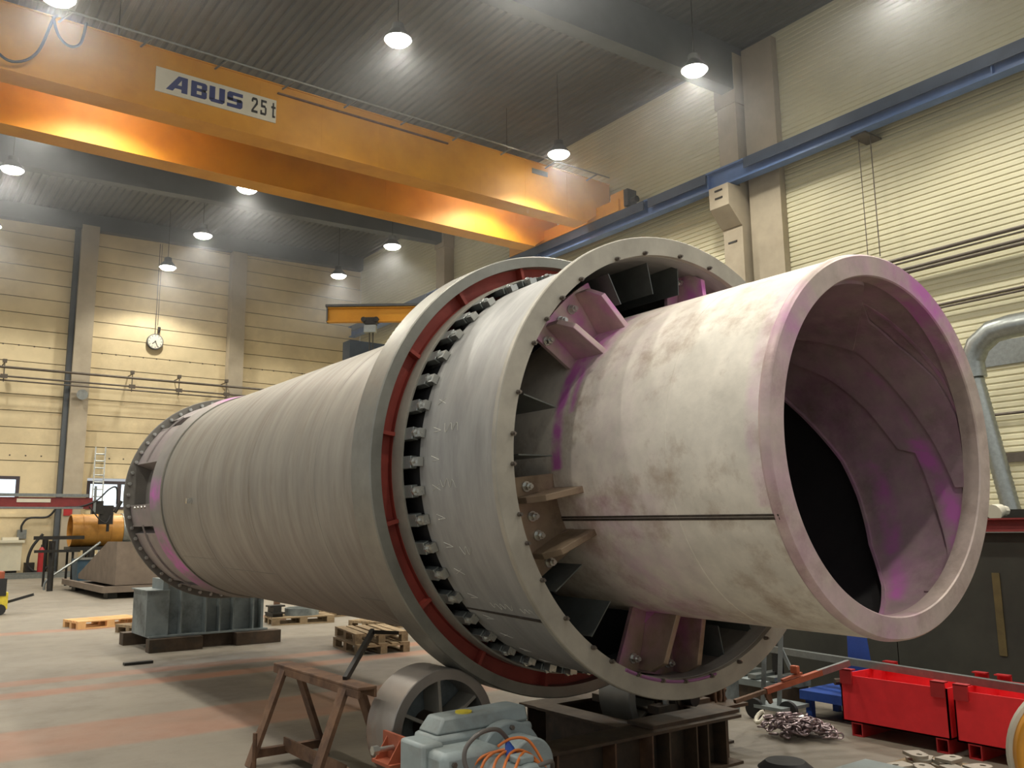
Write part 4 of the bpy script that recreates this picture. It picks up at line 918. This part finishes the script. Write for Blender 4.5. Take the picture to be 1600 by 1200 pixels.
# ================================================================ RIGHT WALL FITTINGS
for z_, r, x, lab in ((8.83, .05, XR-.45, 'uppermost dark pipe on the cream cladding wall'), (8.72, .022, XR-.45, 'thin conduit just below the uppermost pipe on the cladding'), (8.52, .045, XR-.4, 'second dark pipe on the cream cladding wall'), (8.42, .045, XR-.4, 'third pipe, touching the second on the cladding'), (7.36, .035, XR-.2, 'lone thin pipe pair, upper, on the cladding'), (7.28, .03, XR-.2, 'lone thin pipe pair, lower, on the cladding'), (4.37, .035, XR-.1, 'low thin pipe crossing the cladding behind the duct')):
    zz = (z_-1.75)*(x/XR)+1.75
    tag(MB().cyl((x, -8, zz), (x, 16.0, zz), r, 8).build('cladding_pipe', M_pipe), lab, 'pipe', 'pipes on the cladding wall')
struct('trim_6', MB().box((XR-.08, -10, 3.2), (XR-.0, 15.4, 3.42)), M_pipe, smooth=0)
tag(MB().cyl((XR-.5, 12.55, 8.9), (XR-.5, 12.55, 12.4), .012, 6).cyl((XR-.5, 12.2, 8.9), (XR-.5, 12.2, 12.4), .015, 6).box((XR-.8, 12.15, 12.35), (XR-.0, 12.6, 12.4)).build('hanging_conduit', M_pipe), 'pair of thin vertical wires below the blue runway', 'wire')
du = thing('ventilation_duct', (20.6, 9, 0), 'galvanised ventilation duct bending down the cladding wall', 'duct'); DO = (20.6, 9, 0)
XD = 20.5
P_ = [(XD, 3, 6.15), (XD, 8.7, 6.15), (XD, 9.1, 6.1), (XD, 9.45, 5.85), (XD, 9.62, 5.5), (XD, 9.6, 5.1)]
part(MB().tube(P_, .27, 20), 'duct_elbow', M_galv, du, DO, smooth=20)
mb = MB(); n = 90; PP = [(XD, 9.6-.85*i/n, 5.1-5.1*i/n) for i in range(n+1)]
o0 = len(mb.v)
for i, p in enumerate(PP):
    rr = .19+(.012 if i % 2 else 0)
    for k in range(16): mb.v.append((p[0]+rr*cos(2*pi*k/16), p[1]+rr*sin(2*pi*k/16), p[2]))
for i in range(n):
    for k in range(16): mb.f.append([i*16+k, i*16+(k+1) % 16, (i+1)*16+(k+1) % 16, (i+1)*16+k])
part(mb, 'flexible_hose', M_galv, du, DO)
part(MB().box((XD-.29, 3, 6.42), (XD+.29, 8.2, 6.47)), 'duct_cap', M_dark, du, DO, smooth=0)
tag(MB().box((XR-.06, 9.0, 5.55), (XR+.005, 10.0, 6.15)).build('wall_panel', M_galv, smooth=0), 'small grey panel on the cladding under the duct', 'panel')
# large machine bed behind the bins
mc = thing('machine_bed', (9.2, 4, 0), 'large dark green machine bed with red edge beam on the right', 'machine'); MO = (9.2, 4, 0)
part(MB().box((8.6, -6, .0), (11.5, 5.05, 1.67)).box((8.6, 5.06, 0), (11.5, 10.5, 1.66)), 'bed_body', M_machine, mc, MO, smooth=0)
part(MB().box((8.5, -6, 1.68), (8.7, 10.5, 1.70)).box((8.56, -6, 1.70), (8.64, 10.5, 1.79)).box((8.5, -6, 1.79), (8.72, 10.5, 1.805)), 'edge_beam', M_beamred, mc, MO, smooth=0)
part(MB().box((8.592, 3.98, .55), (8.6, 4.05, 1.3)), 'yellow_stripe', mat('faded_yellow', (92, 80, 46), .6, 0, .15, 8), mc, MO, smooth=0)
part(MB().box((9.6, 1, 1.67), (10.6, 10.4, 1.9)), 'bed_top', M_dark, mc, MO, smooth=0)
hs = thing('cable_clutter', (9.3, 4.3, 1.805), 'cream fitting and grey hose lying on the dark machine bed', 'fittings')
MB().cyl((0, .0, .06), (.12, -.02, .09), .085, 12, .06).cyl((.1, -.02, .08), (.18, -.04, .08), .05, 8).build('cream_fitting', M_white, hs)
MB().tube([(.1, -.62+.13*cos(a*pi/10), .13+.13*sin(a*pi/10)) for a in range(20)], .03, 8, closed=True).build('hose_loop', M_galv, hs)
# grey rail lying across
gr = thing('steel_rail', (7.35, 4.3, .522), 'long light grey square bar lying across the tops of the red bins', 'rail')
MB().beam((7.12-7.35, 2.8-4.3, .0), (7.58-7.35, 5.82-4.3, .0), .06, .06).build('rail_bar', M_galv, gr, smooth=0)
MB().box((.19, 1.42, -.52), (.27, 1.50, -.03)).build('rail_foot', M_dark, gr, smooth=0)
# red bins
def red_bin(y0, y1, lab):
    t = thing('red_steel_bin', (7.25, (y0+y1)/2, 0), lab, 'bin', 'red steel bins'); x0, x1 = 6.92, 7.62; O = (7.25, (y0+y1)/2, 0); zb, zt = .11, .49
    part(MB().box((x0, y0, zb), (x0+.012, y1, zt)).box((x1-.012, y0, zb), (x1, y1, zt)).box((x0, y0, zb), (x1, y0+.012, zt)).box((x0, y1-.012, zb), (x1, y1, zt)).box((x0, y0, zb), (x1, y1, zb+.012)), 'bin_body', M_binred, t, O, smooth=0)
    for y in (y0+.11, y1-.02):
        for x, s_ in ((x0, -1), (x1, 1)):
            yy = y-.10
            part(MB().box((x+(-.02 if s_ < 0 else 0), yy, zt-.07), (x+(0 if s_ < 0 else .02), yy+.11, zt+.045)).box((x-.02 if s_ < 0 else x-.05, yy, zt+.04), (x+.05 if s_ < 0 else x+.02, yy+.11, zt+.05)), 'stacking_lug', M_binredd, t, O, smooth=0)
    for y in (y0+.06, y1-.14):
        m2 = MB(); m2.box((x0, y-.04, 0), (x1, y+.06, .01)).box((x0, y-.04, .10), (x1, y+.06, .11)).box((x0, y-.04, .01), (x1, y-.03, .10)).box((x0, y+.05, .01), (x1, y+.06, .10))
        part(m2, 'bin_foot', M_binredd, t, O, smooth=0)
red_bin(3.69, 4.62, 'bright red steel bin on feet behind the heap of chain')
red_bin(2.70, 3.64, 'red steel bin cut by the right edge beside another red bin')
# chain heap
random.seed(11)
def link(mb, c, q, s_):
    pts = []
    for i in range(14):
        a = 2*pi*i/14; x = cos(a)*.5*s_+(.32*s_ if cos(a) > 0 else -.32*s_); y = sin(a)*.48*s_; pts.append(c+q@Vector((x, y, 0)))
    mb.tube(pts, .18*s_, 6, closed=True)
hc = thing('chain_heap', (6.55, 4.85, 0), 'tangled heap of thick steel chain on the floor before the red bin', 'chain')
from mathutils import Quaternion
cx_, cy_ = 6.6, 4.85
path = []; ang_ = 0; px_, py_ = 0., 0.; dirn = random.uniform(0, 6.28)
mbs = MB(); N_ = 180
for i in range(N_):
    dirn += random.uniform(-.9, .9)
    if (px_/.21)**2+(py_/.36)**2 > 1: dirn = math.atan2(-py_, -px_)+random.uniform(-.6, .6)
    px_ += .055*cos(dirn); py_ += .055*sin(dirn)
    hgt = .03+max(0, .15*(1-(px_/.30)**2-(py_/.5)**2))*random.uniform(.1, 1)
    q = Quaternion((0, 0, 1), dirn)@Quaternion((1, 0, 0), (0 if i % 2 else pi/2)*.7+random.uniform(-.4, .4))@Quaternion((0, 1, 0), random.uniform(-.2, .2))
    link(mbs, Vector((px_+.0, py_, hgt)), q, .045)
o = mbs.build('chain_links', M_chain, hc); o['kind'] = 'stuff'
MB().cyl((.0, .02, .10), (.09, -.04, .12), .045, 12).cyl((.08, .06, .11), (.02, .12, .15), .02, 8).build('chain_coupler', M_bolt, hc)
MB().tube([(-.02+.05*cos(a), .33+.035*sin(a), .10+.04*cos(a)) for a in [k*pi/5 for k in range(9)]], .018, 8).build('chain_hook', M_white, hc)
# lever / load binder leaning from stand to bin
lv = MB(); p0 = Vector((5.78, 4.83, .37)); p1 = Vector((6.88, 4.55, .58)); d = (p1-p0)
tv = thing('ratchet_lever', p0, 'orange brown lever bar slanting from the roller stand to the red bin', 'lever')
MB().beam((0, 0, 0), d*.28, .035, .03).build('lever_tail', M_rust, tv, smooth=0)
MB().beam(d*.27, d*.78, .045, .045).beam(d*.42+Vector((0, 0, .04)), d*.6+Vector((0, 0, .045)), .03, .02).build('lever_bar', M_primer, tv, smooth=0)
MB().beam(d*.75, d*1.05, .035, .05).build('lever_end', M_galv, tv, smooth=0)
MB().prism([(0, 0), (.06, 0), (.09, -.10), (.06, -.11), (.01, -.05)], .02, Matrix.Translation(d*.27)@Matrix(((1, 0, 0, 0), (0, 0, 1, 0), (0, 1, 0, 0), (0, 0, 0, 1)))).build('lever_claw', M_rust, tv, smooth=0)
MB().box((-.025, -.04, -.03), (.02, .03, .035), Matrix.Translation(d*.54+Vector((0, 0, .09)))).build('orange_clamp', M_primer, tv, smooth=0, bevel=.01)
# two wheeled cart with posts
hcart = thing('hand_cart', (6.98, 5.32, 0), 'dark two wheeled cart with upright posts behind the chain heap', 'cart')
MB().beam((-.1, .1, .12), (-.05, .02, 1.3), .05, .04).beam((-.02, -.02, .12), (.03, -.1, 1.3), .05, .04).box((-.16, -.15, .10), (.25, .2, .13)).beam((.0, .0, .75), (.05, -.12, .45), .03, .03).build('cart_frame', M_cradle, hcart, smooth=0)
for x, y in ((-.14, .16), (-.02, -.12)): MB().cyl((x-.02, y, .09), (x+.02, y+.005, .09), .09, 18).build('cart_wheel', M_black, hcart)
sh_ = thing('blue_shelf_cart', (7.48, 4.92, 0), 'blue shelf trolley with scrap between the cart and the red bin', 'trolley')
MB().box((-.25, -.3, .16), (.3, .35, .24)).box((-.22, -.28, .0), (-.16, -.22, .16)).box((.2, .25, 0), (.26, .31, .16)).box((-.22, .25, 0), (-.16, .31, .16)).build('shelf_tray', M_bluecloth, sh_, smooth=0)
b = MB(); b.add([(.1, .05, .24), (.3, -.1, .24), (.3, .1, .24), (.16, .06, 1.25), (.26, -.0, 1.25), (.26, .08, 1.25)], [(0, 1, 4, 3), (1, 2, 5, 4), (2, 0, 3, 5), (3, 4, 5), (0, 2, 1)]); b.build('blue_cover', M_bluecloth, sh_, smooth=0)
MB().cyl((-.15, -.25, .29), (.1, .1, .29), .05, 10).cyl((.05, -.25, .28), (.2, .1, .28), .035, 10).cyl((-.2, 0, .35), (.15, -.2, .36), .03, 8).build('scrap_tubes', M_frame, sh_)
gs = thing('grating_stack', (7.45, 6.25, 0), 'dark steel beams stacked on the floor seen right of the front flange', 'beams')
MB().box((-.2, -.75, 0), (.25, 1.5, .20)).build('lower_beam', M_frame, gs, smooth=0)
MB().box((-.22, -.75, .20), (-.02, 1.5, .26)).box((.05, -.78, .20), (.25, 1.5, .27)).build('middle_bars', M_cradle, gs, smooth=0)
for i in range(9): MB().box((-.21, -.7+.22*i, .27), (.2, -.60+.22*i, .31)).build('slat', M_galv, gs, smooth=0)
tag(MB().box((6.55, 5.75, 0), (6.95, 6.0, .34)).build('steel_plinth', M_cradle, smooth=0), 'grey steel plinth standing on the floor behind the front flange', 'plinth')
# things along the lower right edge
bl = thing('timber_board', (6.15, 3.35, 0), 'pale board carrying a pile of flat steel eye plates', 'board')
MB().box((-.35, -.55, .0), (.42, .42, .05)).build('board_top', M_wood, bl, smooth=0)
random.seed(4)
def lug(x, y, z_, rz, lab):
    T = Matrix.Translation((x, y, z_))@Matrix.Rotation(rz, 4, 'Z'); n = 14; ro, ri = .062, .022
    outer = [(-.12, -.062), (0, -.062)]+[(ro*sin(pi*k/n), -ro*cos(pi*k/n)) for k in range(1, n)]+[(0, .062), (-.12, .062), (-.12, 0)]
    m_ = len(outer); inner = []
    for (a, c) in outer:
        L_ = math.hypot(a+.0, c) or 1; inner.append((ri*a/L_, ri*c/L_))
    mb = MB(); vs = [(a, c, 0) for a, c in outer]+[(a, c, 0) for a, c in inner]+[(a, c, .022) for a, c in outer]+[(a, c, .022) for a, c in inner]
    fs = []
    for i in range(m_):
        j = (i+1) % m_; fs += [(i, j, m_+j, m_+i), (2*m_+i, 3*m_+i, 3*m_+j, 2*m_+j), (i, 2*m_+i, 2*m_+j, j), (m_+i, m_+j, 3*m_+j, 3*m_+i)]
    mb.add(vs, fs, T); return tag(mb.build('eye_plate', M_flange, smooth=0), lab, 'plate', 'flat steel eye plates on the board')
k = 0
for lx in range(3):
    for i, (x, y) in enumerate(((5.98, 3.62), (6.12, 3.48), (6.28, 3.60), (6.40, 3.42), (6.22, 3.30), (6.42, 3.22))):
        if lx == 2 and i not in (2, 3): continue
        lug(x+random.uniform(-.02, .02), y+random.uniform(-.02, .02), .05+.0235*lx, random.uniform(2.2, 4.4)+(3.1 if i % 2 else 0),
            ['bottom', 'upper', 'topmost'][lx]+' eye plate '+['at the left tip', 'beside the left tip one', 'against the red bin', 'at the far right', 'in the middle', 'at the right near edge'][i]+' of the pile'); k += 1
tag(MB().cyl((4.78, 3.62, 0), (4.78, 3.62, .27), .16, 32).cyl((4.78, 3.62, .27), (4.78, 3.62, .31), .17, 32, .12).build('black_bucket', M_black), 'round black lid at the bottom edge right of the stand', 'bucket')
tag(MB().box((4.95, 3.05, 0), (5.3, 3.40, .285)).build('grey_box', M_grey, smooth=0, bevel=.01), 'pale grey box top at the bottom edge below the bins', 'box')
dr = thing('orange_drum', (5.9, 2.5, 0), 'orange round drum with white rim at the lower right corner', 'drum')
e = Vector((-.75, -.66, 0)).normalized()
c0 = Vector((.37, .03, .33))
MB().cyl(c0, c0+e*.22, .42, 56, .42).build('drum_body', M_yel if False else mat('drum_orange', (232, 160, 50), .4, 0, .08, 4), dr, bevel=.02)
MB().tube([c0+e*.11+(Vector((e.y, -e.x, 0))*cos(2*pi*i/56)+Vector((0, 0, 1))*sin(2*pi*i/56))*.425 for i in range(56)], .028, 8, closed=True).build('drum_rim', M_white, dr)
# pallet truck at left edge
pt = thing('pallet_truck', (2.6, 23.2, 0), 'yellow and orange hand truck cut by the left edge', 'truck')
MB().box((-1.2, -.3, .12), (.25, .3, .5)).build('truck_body', M_ylabel, pt, smooth=0, bevel=.02); MB().box((-.3, -.25, .5), (.15, .25, .95)).build('truck_cover', M_primer, pt, smooth=0)
MB().box((-.1, -.32, .42), (.2, .32, .8)).build('truck_fender', M_black, pt, smooth=0); MB().beam((.2, -.1, .25), (.75, -.3, .42), .1, .06).build('truck_handle', M_black, pt)
for x in (-1.0, .1): MB().cyl((x, -.32, .12), (x, -.2, .12), .12, 14).build('truck_wheel', M_black, pt)
